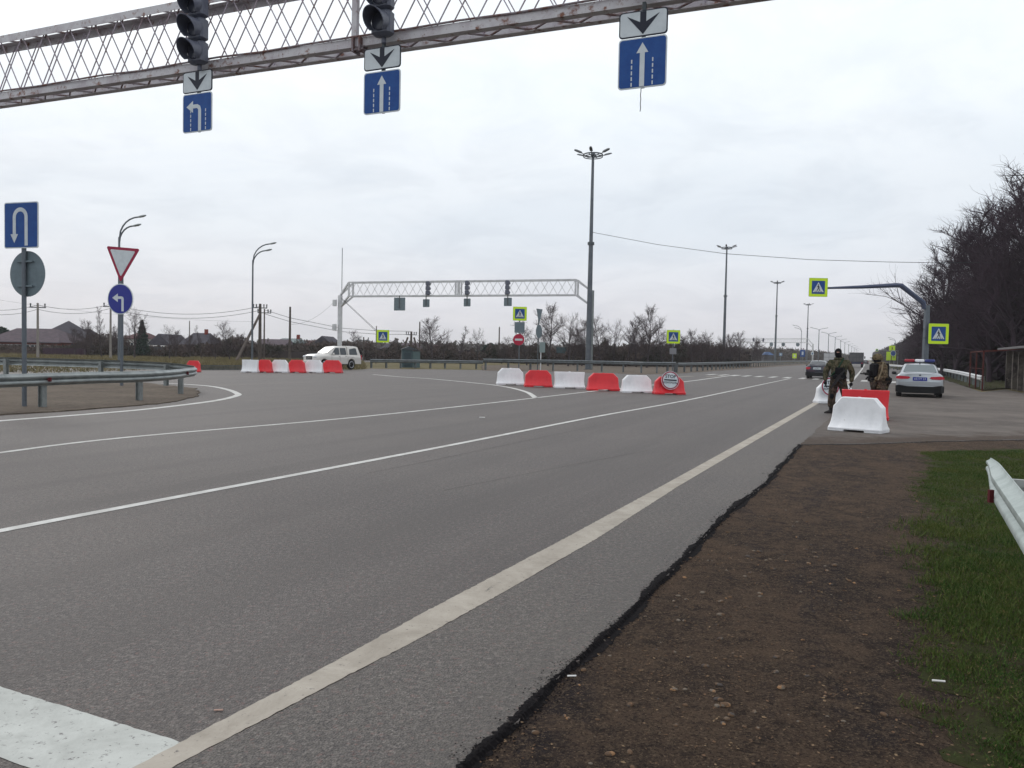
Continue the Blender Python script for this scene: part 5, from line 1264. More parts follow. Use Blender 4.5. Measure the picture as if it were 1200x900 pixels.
def hand(wrist, dirn, palm_n, curl, m, parent, scale=1.0, side=1):
    """gloved hand: palm and five bent fingers; dirn = pointing direction, palm_n = palm normal (curl direction)"""
    d = dirn.normalized(); n = (palm_n - d * palm_n.dot(d)).normalized(); s = d.cross(n) * side; mb = MB(); k = scale
    mb.add(*skinmesh([wrist, wrist + d * .045 * k, wrist + d * .09 * k], chain(3), [(.032 * k, .026 * k), (.042 * k, .024 * k), (.040 * k, .02 * k)], 1))
    for i, (o_, ln) in enumerate(((-.033, .062), (-.011, .072), (.011, .068), (.032, .054))):
        p = wrist + d * .085 * k + s * o_ * k; v = [p]; dd = d.copy()
        for j in range(3):
            a = curl * (.5 + .5 * j); dd = (d * math.cos(a) + n * math.sin(a)).normalized(); p = p + dd * ln * k * (.42 - .06 * j); v.append(p)
        mb.add(*skinmesh(v, chain(4), [.0095 * k] * 3 + [.008 * k], 1))
    p = wrist + d * .03 * k - s * .035 * k; v = [p, p - s * .022 * k + d * .022 * k + n * .006, p - s * .028 * k + d * .05 * k + n * .022, p - s * .02 * k + d * .07 * k + n * .034]
    mb.add(*skinmesh(v, chain(4), [.013 * k, .012 * k, .010 * k, .009 * k], 1)); return mb.build('glove', m, parent, None, True)
def boot(parent, ankle, toe_dir):
    d = toe_dir.normalized(); d.z = 0; d.normalize(); b = Vector((ankle.x, ankle.y, 0)); s = Vector((-d.y, d.x, 0)); mb = MB()
    secs = [(-.075, .036, .105), (-.06, .042, .13), (-.01, .046, .135), (.05, .046, .105), (.11, .05, .075), (.17, .05, .062), (.205, .036, .045), (.215, .02, .03)]
    mb.loft([[b + d * a + s * (w_ * x) + Vector((0, 0, h * z)) for x, z in ((-1, .02), (-1, .35), (-.85, .75), (-.35, 1), (.35, 1), (.85, .75), (1, .35), (1, .02))] for a, w_, h in secs])
    mb.tube([Vector((b.x, b.y, .06)), Vector(((ankle.x + b.x) / 2, (ankle.y + b.y) / 2, .14)), Vector((ankle.x, ankle.y, .25))], [.052, .056, .064], 12)
    return mb.build('boot', bootm, parent, None, True, 60)
def person(label, loc, rz, J, mats, H=1.82, goggles=False, helmet=False):
    """J: joints in local frame, -y is the way the chest faces"""
    t = thing('person', label, 'person', loc, rz); mj, mt, mh = mats
    hp = J['pelvis']; ch = J['chest']; nk = J['neck']; hd = J['head']
    names = ['pelvis', 'waist', 'chest', 'neck', 'head0', 'hl', 'kl', 'al', 'hr', 'kr', 'ar', 'sl', 'el', 'wl', 'sr', 'er', 'wr']
    P_ = [J[n] for n in names]
    E = [(0, 1), (1, 2), (2, 3), (3, 4), (0, 5), (5, 6), (6, 7), (0, 8), (8, 9), (9, 10), (2, 11), (11, 12), (12, 13), (2, 14), (14, 15), (15, 16)]
    Rd = [(.15, .11), (.14, .10), (.16, .11), .055, .06, .085, .055, .04, .085, .055, .04, .07, .045, .03, .07, .045, .03]
    sk('body', P_, E, Rd, mt, t, 2)
    up = Vector((0, 0, 1))
    # trousers: pelvis and both legs, loose with tucked hems
    v = [hp, J['hl'], J['hl'].lerp(J['kl'], .5), J['kl'], J['kl'].lerp(J['al'], .55), J['kl'].lerp(J['al'], .86), J['hr'], J['hr'].lerp(J['kr'], .5), J['kr'], J['kr'].lerp(J['ar'], .55), J['kr'].lerp(J['ar'], .86)]
    sk('trousers', v, [(0, 1), (1, 2), (2, 3), (3, 4), (4, 5), (0, 6), (6, 7), (7, 8), (8, 9), (9, 10)], [(.20, .155), (.135, .14), .130, .108, .112, .095, (.135, .14), .130, .108, .112, .095], mt, t)
    # jacket: torso, shoulders, sleeves
    v = [J['pelvis'] + up * .03, J['waist'], ch, J['chest'].lerp(nk, .55), J['sl'], J['sl'].lerp(J['el'], .5), J['el'], J['el'].lerp(J['wl'], .5), J['wl'], J['sr'], J['sr'].lerp(J['er'], .5), J['er'], J['er'].lerp(J['wr'], .5), J['wr'], J['pelvis'] - up * .10]
    sk('jacket', v, [(0, 1), (1, 2), (2, 3), (2, 4), (4, 5), (5, 6), (6, 7), (7, 8), (2, 9), (9, 10), (10, 11), (11, 12), (12, 13), (0, 14)], [(.205, .16), (.205, .155), (.21, .15), (.135, .11), .102, .095, .085, .075, .055, .102, .095, .085, .075, .055, (.21, .165)], mj, t)
    # collar / hood folded behind the neck
    mb = MB(); c = nk + up * .0; mb.tube([c + Vector((.10 * math.cos(a), .085 * math.sin(a) + .0, .015 * math.sin(a))) for a in np.linspace(0, 2 * math.pi, 17)], .035, 8); mb.build('collar', mj, t, None, True)
    # head (part of body in skin colour would be covered): balaclava
    f = J['face'].normalized(); sd2 = Vector((-f.y, f.x, 0)).normalized(); mb = MB(); rings = []
    for i in range(15):
        q = -1 + 2 * i / 14; z = q * .135; ww = .080 * (1 - abs(q) ** 2.6) ** .5 + .012 if q > -.75 else .055 + .0 * q; dp = .104 * (1 - abs(q) ** 2.4) ** .5 + .012 if q > -.75 else .062
        rings.append([hd + sd2 * ww * math.cos(a) + f * (dp * math.sin(a) * (1.0 if math.sin(a) > 0 else .95) + (.012 if math.sin(a) > .9 and -.25 < q < .0 else 0)) + up * z for a in np.linspace(0, 2 * math.pi, 24, endpoint=False)])
    mb.loft(rings); head = mb.build('balaclava', blackcl, t, None, True)
    mb = MB(); mb.tube([hd - up * .06, nk - up * .02], [.075, .085], 12); mb.build('neck_cover', blackcl, t, None, True)
    mb = MB(); ec = hd + f * .085 + up * .022; mb.ball(ec, (.052, .052, .018), 14, 8); mb.build('face', skin, t, None, True)
    mb = MB()
    for s in (-1, 1): mb.ball(ec + sd2 * .03 * s + f * .045, (.012, .012, .009), 10, 6)
    mb.build('eyes', sblack, t, None, True)
    mb = MB(); mb.loft([[hd + f * y + sd2 * x * w_ + up * (z - .0) for x, z in ((-.012, -.005), (.012, -.005), (0, .02))] for y, w_ in ((.09, 1.2), (.118, .8))]); mb.build('nose', blackcl, t, None, True)
    return t
# soldier 1: front view, weight on his right leg (image left)
b = G(981, 484.6); b.z = 0
J = dict(pelvis=V(.0, .0, .96), waist=V(.0, -.01, 1.10), chest=V(.01, 0, 1.36), neck=V(.0, -.01, 1.56), head0=V(-.02, -.03, 1.66), head=V(-.025, -.03, 1.715), face=V(-.12, -1, -.05),
         hl=V(-.10, 0, .92), kl=V(-.155, -.04, .50), al=V(-.165, .02, .09), hr=V(.10, 0, .92), kr=V(.20, -.02, .50), ar=V(.30, .04, .09),
         sl=V(-.215, .0, 1.45), el=V(-.345, .03, 1.18), wl=V(-.34, -.10, .92), sr=V(.235, .0, 1.44), er=V(.365, .05, 1.17), wr=V(.335, -.04, .90))
s1 = person('masked soldier in green camouflage facing the camera, rifle slung across his front', b, R(-20), J, (camog, camod, blackcl))
s1.scale = (1.04, 1.0, 1.03)
hand(J['wl'], V(.03, -.08, -1), V(1, 0, 0), .55, blackcl, s1, 1.25, 1); hand(J['wr'], V(-.03, -.08, -1), V(-1, 0, 0), .55, blackcl, s1, 1.25, -1)
boot(s1, J['al'], V(-.9, -.7, 0)); boot(s1, J['ar'], V(.5, -1, 0))
for k in ('kl', 'kr'):
    mb = MB(); mb.ball(J[k] + V(0, -.075, .0), (.062, .04, .085), 12, 8); mb.build('knee_pad', blackcl, s1, None, True)
mb = MB(); mb.tube([J['sr'].lerp(J['neck'], .5) + V(0, -.1, .07), V(.02, -.19, 1.36), V(-.12, -.2, 1.16), V(-.2, -.16, 1.06)], .022, 6); mb.build('rifle_sling', mat('green_webbing', (.02, .05, .03), .9), s1)
mb = MB(); mb.box((.02, -.22, 1.05), (.36, .07, .12), bev=.03); mb.box((.03, -.21, 1.20), (.26, .08, .22), bev=.03); mb.box((-.08, -.25, 1.05), (.09, .05, .13), bev=.015); mb.box((.11, -.25, 1.05), (.1, .05, .13), bev=.015); mb.build('pouch_belt', blackcl, s1)
def rifle(label, loc, rz, a, b):
    """muzzle at a, butt at b in the local frame"""
    t = thing('rifle', label, 'rifle', loc, rz); d = (b - a); Lr = d.length; d.normalize(); up = Vector((0, 0, 1)); n = (up - d * up.dot(d)).normalized()
    def q(u, v): return a + d * (u * Lr) + n * v
    mb = MB(); mb.tube([q(0, 0), q(.42, 0)], .016, 8); mb.tube([q(.0, 0), q(.05, 0)], .016, 8); mb.tube([q(.14, .03), q(.40, .03)], .012, 8); mb.build('barrel', gunm, t)
    mb = MB(); mb.bar(q(.22, .0), q(.42, .0), .065, .075, n); mb.build('handguard', gunm, t)
    mb = MB(); mb.bar(q(.42, .0), q(.68, .0), .06, .10, n); mb.bar(q(.60, -.03), q(.63, -.13), .035, .045, d); mb.build('receiver', gunm, t)
    mb = MB(); mb.tube([q(.46, -.03), q(.45, -.11), q(.42, -.19)], [.026, .026, .024], 6); mb.build('magazine', gunm, t)
    mb = MB(); mb.bar(q(.68, .0), q(.98, -.035), .035, .05, n); mb.bar(q(.95, -.04), q(1, -.04), .04, .13, n); mb.build('stock', gunm, t)
    return t
r1 = rifle('black rifle hanging muzzle-down across the front of the masked soldier', b, R(-20), V(-.20, -.27, .72), V(.14, -.26, 1.30))
# soldier 2: profile to the left
b2 = at(1031.0, 23.6)
J = dict(pelvis=V(.0, .02, .93), waist=V(.0, .01, 1.06), chest=V(.0, -.0, 1.30), neck=V(.0, -.03, 1.47), head0=V(0, -.06, 1.55), head=V(0, -.07, 1.585), face=V(.12, -1, -.08),
         hl=V(-.10, .02, .88), kl=V(-.12, -.03, .47), al=V(-.13, .03, .09), hr=V(.10, .02, .88), kr=V(.13, .02, .47), ar=V(.15, .08, .09),
         sl=V(-.20, .02, 1.38), el=V(-.26, .02, 1.12), wl=V(-.12, -.22, 1.08), sr=V(.20, .03, 1.38), er=V(.27, .04, 1.10), wr=V(.14, -.20, 1.02))
RZ2 = R(-88)
s2 = person('helmeted soldier seen from the side with tan sleeves, standing behind the red barrier', b2, RZ2, J, (camot, camod, blackcl))
s2.scale = (1, 1, 1.02)
hand(J['wl'], V(.4, -.8, -.1), V(.5, 0, -.8), .9, blackcl, s2, 1.15, 1); hand(J['wr'], V(-.1, -.9, .0), V(-.8, 0, -.4), .9, blackcl, s2, 1.15, -1)
boot(s2, J['al'], V(-.2, -1, 0)); boot(s2, J['ar'], V(.2, -1, 0))
mb = MB(); rings = []
hc = J['head'] + V(0, .01, .025)
for j in range(9):
    a = j / 8 * math.pi / 2 * .98; rr = math.cos(a); rings.append([hc + Vector((.128 * rr * math.cos(k), (.148 * rr) * math.sin(k), .13 * math.sin(a) + (.02 if j == 0 and False else 0))) for k in np.linspace(0, 2 * math.pi, 24, endpoint=False)])
mb.loft([[p - Vector((0, 0, .05 + (.02 if p.y > hc.y else 0))) for p in rings[0]]] + rings); mb.box(hc + V(0, -.16, -.0), (.16, .07, .018)); mb.build('helmet', mat('tan_helmet_cloth', (.14, .11, .065), .9, 0, (12, (.06, .05, .03), .5, .55)), s2, None, True, 60)
mb = MB(); mb.box((0, -.15, 1.27), (.36, .16, .40), bev=.05); mb.box((0, .17, 1.27), (.34, .10, .40), bev=.04); mb.box((-.16, -.25, 1.2), (.1, .07, .16), bev=.02); mb.box((.0, -.26, 1.18), (.1, .07, .16), bev=.02); mb.build('vest', blackcl, s2)
mb = MB(); mb.tube([V(.10, .12, 1.47), V(.25, -.02, 1.50), V(.325, -.09, 1.27), V(.30, -.17, 1.0)], .02, 6); mb.tube([V(-.10, .12, 1.47), V(-.2, -.04, 1.44), V(-.20, -.16, 1.2), V(-.1, -.22, 1.05)], .02, 6); mb.build('tan_strap', strapm, s2)
mb = MB(); mb.box((-.02, .24, 1.0), (.30, .2, .22), bev=.06); mb.box((.14, .17, .98), (.12, .2, .2), bev=.04); mb.build('hip_bag', blackcl, s2)
rifle('short black rifle held at the chest by the helmeted soldier', b2, RZ2, V(-.12, -.50, 1.19), V(.06, .02, 1.16))
# ------------------------------------------------------------------ shelter and kiosk
A0 = G(1151, 458); A1 = G(1136, 453.3); Bk0 = G(1198.7, 459.5); 
dl_ = (A1 - A0).normalized(); nr = Vector((dl_.y, -dl_.x, 0)); t = thing('bus_shelter', 'dark bus shelter with rusty red posts and stained concrete wall at the right edge', 'bus shelter', A0, 0)
def rel(p): return p - A0
Hs = 2.2; D = (Bk0 - A0).dot(nr); Ls = (A1 - A0).length
for s in (0, .5, 1.0):
    mb = MB(); p = rel(A0 + dl_ * Ls * s); mb.tube([p, p + Vector((0, 0, Hs - .02))], .045, 8); mb.build('post', rustred, t)
mb = MB(); mb.bar(rel(A0) + V(0, 0, Hs - .02), rel(A1) + V(0, 0, Hs - .02), .06); mb.bar(rel(A0) + V(0, 0, 1.2), rel(A1) + V(0, 0, 1.2), .03)
mb.bar(rel(A0) + V(0, 0, Hs - .02), rel(A0) + nr * D + V(0, 0, Hs + .12), .07); mb.bar(rel(A1) + V(0, 0, Hs - .02), rel(A1) + nr * D + V(0, 0, Hs + .12), .07)
mb.build('roof_frame', rustred, t)
def qbox(mb, p, a, b, h0, h1, da=dl_, db=nr):      # oriented box from corner p, extents a along road, b outward
    vs = [p + V(0, 0, h) + da * (a * i) + db * (b * j) for h in (h0, h1) for i, j in ((0, 0), (1, 0), (1, 1), (0, 1))]
    mb.add(vs, [(0, 1, 2, 3), (4, 7, 6, 5), (0, 4, 5, 1), (1, 5, 6, 2), (2, 6, 7, 3), (3, 7, 4, 0)])
mb = MB(); w0 = rel(A0) + nr * D
qbox(mb, w0 + dl_ * (Ls - .25), .25, 3.2, 0, Hs + .08); qbox(mb, w0 + nr * 2.9 - dl_ * 3, Ls + 3, .2, 0, Hs + .05)
for s in (-.1, 2.1, 4.2): qbox(mb, w0 + dl_ * s, .22 if s < 4 else .5, .35, 0, Hs + .02)
mb.build('wall', concg, t)
mb = MB(); qbox(mb, w0 - dl_ * 3.2 - nr * .45, Ls + 3.5, 3.9, Hs + .14, Hs + .26); mb.build('roof', mat('shelter_roof', (.16, .155, .16), .8), t)
mb = MB(); qbox(mb, w0 + nr * 2.3 - dl_ * 1, Ls - .5, .4, .42, .5); mb.build('bench', woodpole, t)
b = at(481.5, 76.5); t = thing('kiosk', 'teal metal hut with a pitched top behind the far guard rail', 'kiosk', b, R(12))
Hk = P(481, 409.5, 76.5).z
mb = MB(); mb.box((-.35, 0, Hk / 2), (.95, 1.2, Hk), bev=.01); mb.build('wall', tealbox, t)
mb = MB(); mb.box((.47, 0, Hk / 2 - .08), (.66, 1.15, Hk - .16), bev=.01); mb.build('side_cabinet', mat('pale_teal_metal', (.085, .13, .135), .6), t)
mb = MB(); mb.prism([(-.95, Hk + .001), (.85, Hk - .12), (-.2, Hk + .28)], lambda u, v, q: (u, q, v), -.7, .7); mb.build('roof', mat('dark_roof_sheet', (.05, .06, .07), .6), t)
mb = MB(); mb.box((-.35, -.61, Hk / 2 - .1), (.6, .03, Hk - .4)); mb.build('door', mat('dark_teal', (.03, .05, .06), .6), t)
b = at(900.5, 280); t = thing('hut', 'small hut with blue hipped roof far off before the distant gantry', 'hut', b, 0)
mb = MB(); mb.box((0, 1.5, 1.3), (2.9, 3, 2.7)); mb.build('wall', mat('dark_plaster', (.08, .08, .09), .9), t); mb = MB(); mb.loft([[V(x * w_, 1.5 + y * w_, z) for x, y in ((-1.9, -1.9), (1.9, -1.9), (1.9, 1.9), (-1.9, 1.9))] for z, w_ in ((2.4, 1), (3.4, .35))]); mb.build('roof', mat('blue_roof', (.04, .09, .20), .6), t)

# ------------------------------------------------------------------ houses
def house(label, x0, x1, y_eave, y_ridge, Y, wallm, roofm_, kind='hip', dep=8, ridge=.35, rz=0.0, windows=3, chim=None, ovh=.4, base=0):
    a, b_ = P(x0, y_eave, Y), P(x1, y_eave, Y); w_ = (b_ - a).length; c = (a + b_) / 2; c.z = 0; ze = (a.z + b_.z) / 2; zr_ = P((x0 + x1) / 2, y_ridge, Y).z
    t = thing('house', label, 'house', (c.x, Y, 0), rz, 'village houses'); hw = w_ / 2 - ovh
    mb = MB(); mb.box((0, dep / 2, ze / 2 - .1), (hw * 2, dep - 2 * ovh, ze + .2)); mb.build('wall', wallm, t)
    mb = MB(); D0, D1 = 0.0, dep; W_ = w_ / 2
    if kind == 'hip':
        r = ridge * W_; v = [(-W_, D0, ze), (W_, D0, ze), (W_, D1, ze), (-W_, D1, ze), (-r, dep / 2, zr_), (r, dep / 2, zr_)]
        mb.add(v, [(0, 1, 5, 4), (1, 2, 5), (2, 3, 4, 5), (3, 0, 4), (3, 2, 1, 0)])
    elif kind == 'gable':    # ridge parallel to view plane
        v = [(-W_, D0, ze), (W_, D0, ze), (W_, D1, ze), (-W_, D1, ze), (-W_, dep / 2, zr_), (W_, dep / 2, zr_)]
        mb.add(v, [(0, 1, 5, 4), (1, 2, 5), (2, 3, 4, 5), (3, 0, 4), (3, 2, 1, 0)])
    else:                    # gable end towards the camera
        v = [(-W_, D0, ze), (W_, D0, ze), (0, D0, zr_), (-W_, D1, ze), (W_, D1, ze), (0, D1, zr_)]
        mb.add(v, [(0, 1, 2), (4, 3, 5), (1, 4, 5, 2), (3, 0, 2, 5), (0, 3, 4, 1)])
    mb.box((0, -.02, ze - .06), (w_, .1, .12)); rf_ = mb.build('roof', roofm_, t)
    if chim is not None: mb = MB(); mb.box((chim * W_, dep / 2 - .3, zr_ + .1), (.5, .5, 1.1)); mb.build('chimney', brick, rf_)
    for i in range(windows):
        x = hw * (-.72 + 1.44 * (i + .5) / windows) if windows > 1 else 0
        mb = MB(); mb.box((x, ovh - .02, ze * .52), (1.15, .08, min(1.2, ze * .5))); f_ = mb.build('window', plasterw, t)
        mb = MB()
        for dx_ in (-.27, .27): mb.box((x + dx_, ovh - .065, ze * .52), (.42, .03, min(1.0, ze * .42)))
        mb.build('pane', glassd, f_)
    return t
house('long low red-brick house with mauve hipped roof at the left edge', -22, 69, 400.5, 384, 122, brick, roofm, 'hip', 9, .55, 0, 6)
house('steep pyramid-roofed grey house behind the red-brick one', 31, 84, 400, 374.5, 136, plaster, roofg, 'hip', 12, .02, 0, 2)
house('dark hipped house joined right of the pyramid roof', 64, 97, 399, 384.5, 139, plaster, roofg, 'hip', 10, .45, 0, 2)
house('small house with dark red roof and pale wall behind the conifer', 142, 170, 396.5, 389.5, 150, plasterw, roofr, 'hip', 8, .5, 0, 2)
house('long white shed with pale roof edge low beside the conifer', 156, 186, 406, 404.5, 140, plasterw, plasterw, 'gable', 6, 1, 0, 2)
house('broad grey gabled house right of the conifer', 172, 199, 403.5, 391, 145, plaster, roofg, 'end', 10, 1, 0, 1)
house('grey house with a chimney above the bare trees behind the lone red barrier', 208, 242, 404, 389.5, 140, plaster, roofg, 'hip', 9, .6, 0, 2, .35)
house('wide mauve-roofed house behind the strutted pole', 297, 332, 408, 397, 125, plaster, roofm, 'gable', 8, 1, 0, 3)
house('house with greenish roof and chimney between the poles', 318, 348, 401.5, 396, 140, plaster, roofgr, 'hip', 9, .7, 0, 2, .6)
house('low house with dark red roof left of the pickup cab', 348, 367, 404, 398.5, 145, plaster, roofr, 'hip', 8, .6, 0, 1)
house('gabled grey house above the pickup bonnet', 362, 392, 405.5, 393.5, 140, plasterw, roofg, 'end', 9, 1, 0, 1)
house('low grey-roofed house behind the lime sign on the dark pole', 444, 470, 409, 402, 150, plaster, roofg, 'hip', 8, .5, 0, 2)
house('low dark house just above the teal hut', 462, 494, 409, 401.5, 160, plaster, roofm, 'hip', 8, .5, 0, 2)
house('dark hipped house under the big bare tree right of the tall bare pole', 496, 519, 411, 404.5, 155, plaster, roofr, 'hip', 8, .3, 0, 2)
# low picket fence near the junction
fa, fb = G(231, 433.8), G(283, 433.8); t = thing('picket_fence', 'low dark picket fence between the lone red barrier and the far row', 'fence', fa, 0); n = 46
mb = MB(); d_ = fb - fa
for i in range(n): p = d_ * (i / (n - 1)); mb.box((p.x, p.y, .17), (.03, .03, .36))
mb.build('pickets', darksteel, t); mb = MB(); mb.bar((0, 0, .30), d_ + V(0, 0, .30), .03); mb.bar((0, 0, .08), d_ + V(0, 0, .08), .03); mb.build('rails', darksteel, t)
# village fence strip behind the field (dark boards)
for k, (x0, x1, py, Y, h, m_, lab) in enumerate(((-25, 48, 412, 112, .5, mat('brown_boards', (.07, .05, .045), .9), 'low brown board fence before the red-brick house'), (50, 101, 412, 116, .9, mat('plum_boards', (.05, .03, .045), .9), 'dark plum board fence below the pyramid-roofed house'), (150, 205, 410, 120, 1.35, mat('grey_boards', (.10, .095, .10), .9), 'long grey board fence below the conifer'), (300, 420, 412, 112, 1.1, mat('dull_boards', (.055, .045, .045), .9), 'dark board fence behind the pickup'))):
    a, b_ = at(x0, Y), at(x1, Y); t = thing('board_fence', lab, 'fence', a, 0); mb = MB(); w_ = b_.x - a.x; n = max(8, int(w_ / .25))
    for i in range(n): mb.box((w_ * (i + .5) / n, .01 * (i % 2), h / 2 + .02 * rnd.random()), (w_ / n * .96, .03, h))
    mb.build('boards', m_, t)

# ------------------------------------------------------------------ trees
def tree_geo(seed, H=8, spread=.5, n1=16, n2=7, n3=5, trunk_r=.13, first=.25, up=.75, kinds=1):
    r = random.Random(seed); tr = MB(); tw = MB()
    def branch(p, d, L, rad, lvl, mb):
        pts = [p]; q = p.copy(); dd = d.copy(); n = 4 if lvl < 2 else 3
        for i in range(n):
            dd = (dd + Vector((r.gauss(0, .14), r.gauss(0, .14), r.gauss(0.05, .10))) * (1 + .4 * lvl)).normalized(); q = q + dd * L / n; pts.append(q.copy())
        rs = [max(.004, rad * (1 - .75 * i / n)) for i in range(n + 1)]
        mb.tube(pts, rs, 5 if lvl == 0 else (4 if lvl == 1 else 3), False); return pts, dd
    # trunk
    pts = [Vector((0, 0, -.2))]; d = Vector((r.gauss(0, .05), r.gauss(0, .05), 1)).normalized(); n = 8
    for i in range(n): d = (d + Vector((r.gauss(0, .07), r.gauss(0, .07), .1))).normalized(); pts.append(pts[-1] + d * H * .86 / n)
    tr.tube(pts, [trunk_r * (1 - .86 * i / n) for i in range(n + 1)], 8, False)
    def on(pts, t): i = min(len(pts) - 2, int(t * (len(pts) - 1))); return pts[i].lerp(pts[i + 1], t * (len(pts) - 1) - i)
    for i in range(n1):
        t = first + (1 - first) * (i + r.random()) / n1; a = r.random() * 6.28 + i * 2.4; L = H * spread * (1.05 - .62 * t) * r.uniform(.7, 1.15)
        d = Vector((math.cos(a), math.sin(a), up + .5 * t + r.gauss(0, .15))).normalized(); b1, _ = branch(on(pts, t), d, L, trunk_r * .42 * (1.1 - t * .7), 1, tr)
        for j in range(n2):
            t2 = .2 + .8 * (j + r.random()) / n2; d2 = (d * .8 + Vector((r.gauss(0, .7), r.gauss(0, .7), r.gauss(.15, .5)))).normalized(); L2 = L * .5 * (1.1 - .5 * t2) * r.uniform(.6, 1.2)
            b2, _ = branch(on(b1, min(.999, t2)), d2, L2, trunk_r * .14, 2, tw)
            for k in range(n3):
                t3 = .15 + .85 * r.random(); d3 = (d2 + Vector((r.gauss(0, .7), r.gauss(0, .7), r.gauss(.25, .5)))).normalized(); branch(on(b2, min(.999, t3)), d3, L2 * .6 * r.uniform(.5, 1.2), trunk_r * TWR, 3, tw)
    return tr, tw
PT = {}; TWR = .055
def proto(key, m1, m2, **kw):
    tr, tw = tree_geo(**kw); a = tr.build('trunk', m1, None, None, True); b = tw.build('crown', m2, None); me = (a.data, b.data); bpy.data.objects.remove(a); bpy.data.objects.remove(b); PT[key] = me
proto('round1', bark, twigm, seed=3, H=8, spread=.55, n1=22, n2=11, n3=10, trunk_r=.16, first=.18, up=.7)
proto('round2', bark, twigm, seed=8, H=8, spread=.5, n1=24, n2=11, n3=9, trunk_r=.14, first=.12, up=.6)
proto('slim', bark, twigm, seed=5, H=9, spread=.26, n1=22, n2=8, n3=8, trunk_r=.12, first=.2, up=1.5)
proto('open', bark, twigm, seed=13, H=7, spread=.6, n1=13, n2=9, n3=8, trunk_r=.14, first=.2, up=1.0)
TWR = .04
proto('dark1', barkdark, twigdark, seed=21, H=12, spread=.5, n1=26, n2=14, n3=9, trunk_r=.26, first=.14, up=.7)
proto('dark2', barkdark, twigdark, seed=24, H=12, spread=.46, n1=26, n2=14, n3=9, trunk_r=.24, first=.12, up=.9)
proto('dark3', barkdark, twigdark, seed=27, H=12, spread=.62, n1=20, n2=14, n3=9, trunk_r=.28, first=.2, up=.6)
PH = {'round1': 8, 'round2': 8, 'slim': 9, 'open': 7, 'dark1': 12, 'dark2': 12, 'dark3': 12}
def tree(key, label, px, Y, ptop, rz=None, wide=1.0, group='bare trees across the junction'):
    b = at(px, Y); h = P(px, ptop, Y).z; k = h / (PH[key] * .97)
    t = thing('bare_tree', label, 'tree', b, rnd.random() * 6.28 if rz is None else rz, group); t.scale = (k * wide, k * wide, k)
    for nm, me in zip(('trunk', 'crown'), PT[key]): o = bpy.data.objects.new(nm, me); COL.objects.link(o); o.parent = t
    return t
TL = [('slim', 'slender bare tree left of the turn-left arrow post', 119, 100, 355, .8), ('round1', 'bushy bare tree above the plum fence', 99, 112, 377, .9), ('round2', 'small bare tree close behind the pale concrete pole', 110, 108, 384, .8),
      ('open', 'spreading bare tree with forked trunk in front of the conifer', 158, 92, 366, 1.15), ('open', 'leafless tree between the conifer and the chimney house', 199, 98, 385, 1.1), ('slim', 'slim bare tree beside the chimney house', 237, 96, 378, .7),
      ('round2', 'bare tree right above the low picket fence', 270, 90, 378, .95), ('round1', 'small bare tree left of the leaning strut', 252, 94, 392, 1), ('round1', 'low bare tree left of the chimney house roof', 206, 110, 389, 1), ('round2', 'faint bare tree behind the pickup canopy', 420, 150, 388, 1),
      ('round1', 'broad bare tree above the hedge right of the teal hut', 506, 108, 375, 1.15), ('slim', 'narrow pointed bare tree left of the middle gantry panels', 538, 112, 379, 1.1), ('open', 'small bare tree left of the thin bare pole', 560, 112, 389, 1), ('round2', 'low bare tree behind the thin bare pole', 588, 115, 396, 1),
      ('round2', 'bare tree behind the no-entry disc', 618, 104, 377, .95), ('round1', 'tall bare tree right of the edge-on triangle', 642, 102, 360, .95), ('open', 'bare tree behind the teal board', 666, 104, 373, 1.2), ('round1', 'bare tree left of the tallest mast foot', 682, 108, 377, .95),
      ('round2', 'thick bare tree right of the tallest mast foot', 706, 104, 372, .95), ('slim', 'narrow bare tree between the mast and the tall pair', 733, 106, 366, 1.3), ('round1', 'tallest bare tree left of the crossing sign', 758, 104, 362, .9), ('round2', 'bare tree behind the crossing sign on the grey post', 778, 110, 380, .9),
      ('round1', 'thorny bare tree right of the crossing sign', 812, 112, 389, 1.1), ('round2', 'thorny bare tree left of the second mast', 833, 118, 390, 1.0), ('round1', 'thorny bare tree hiding the distant gantry end', 866, 130, 391, 1.0), ('round2', 'low thorny tree before the distant gantry', 880, 140, 396, 1.0), ('round2', 'low thorny tree left of the second mast foot', 796, 120, 393, 1.0), ('open', 'wispy tree left of the tall narrow tree', 719, 112, 380, 1.0),
 ('round1', 'thorny tree just right of the second mast foot', 856, 126, 393, 1.0), ('round2', 'thorny tree midway between crossing sign and second mast', 822, 114, 394, 1.1), ('round1', 'small thorny tree left of the blue hut', 889, 150, 400, 1.0), ('round1', 'dense bare tree between the tall pair right of the mast', 746, 108, 377, 1.0), ('round2', 'low thorny tree hiding the left leg of the distant gantry', 845, 122, 396, 1.1), ('round1', 'low bare tree just left of the tallest mast', 672, 110, 386, 1.0), ('open', 'low bare tree between the grey panels and the hedge', 520, 112, 392, 1.0), ('round1', 'bushy low tree in front of the dark hipped house', 88, 108, 386, 1.0), ('round2', 'bushy low tree between the two left concrete poles', 128, 110, 383, 1.0), ('round1', 'low bushy tree left of the low picket fence', 222, 104, 394, 1.0), ('round2', 'bushy tree behind the low picket fence right end', 284, 96, 391, 1.0)]
for k, lab, px, Y, pt, w_ in TL: tree(k, lab, px, Y, pt, None, w_)
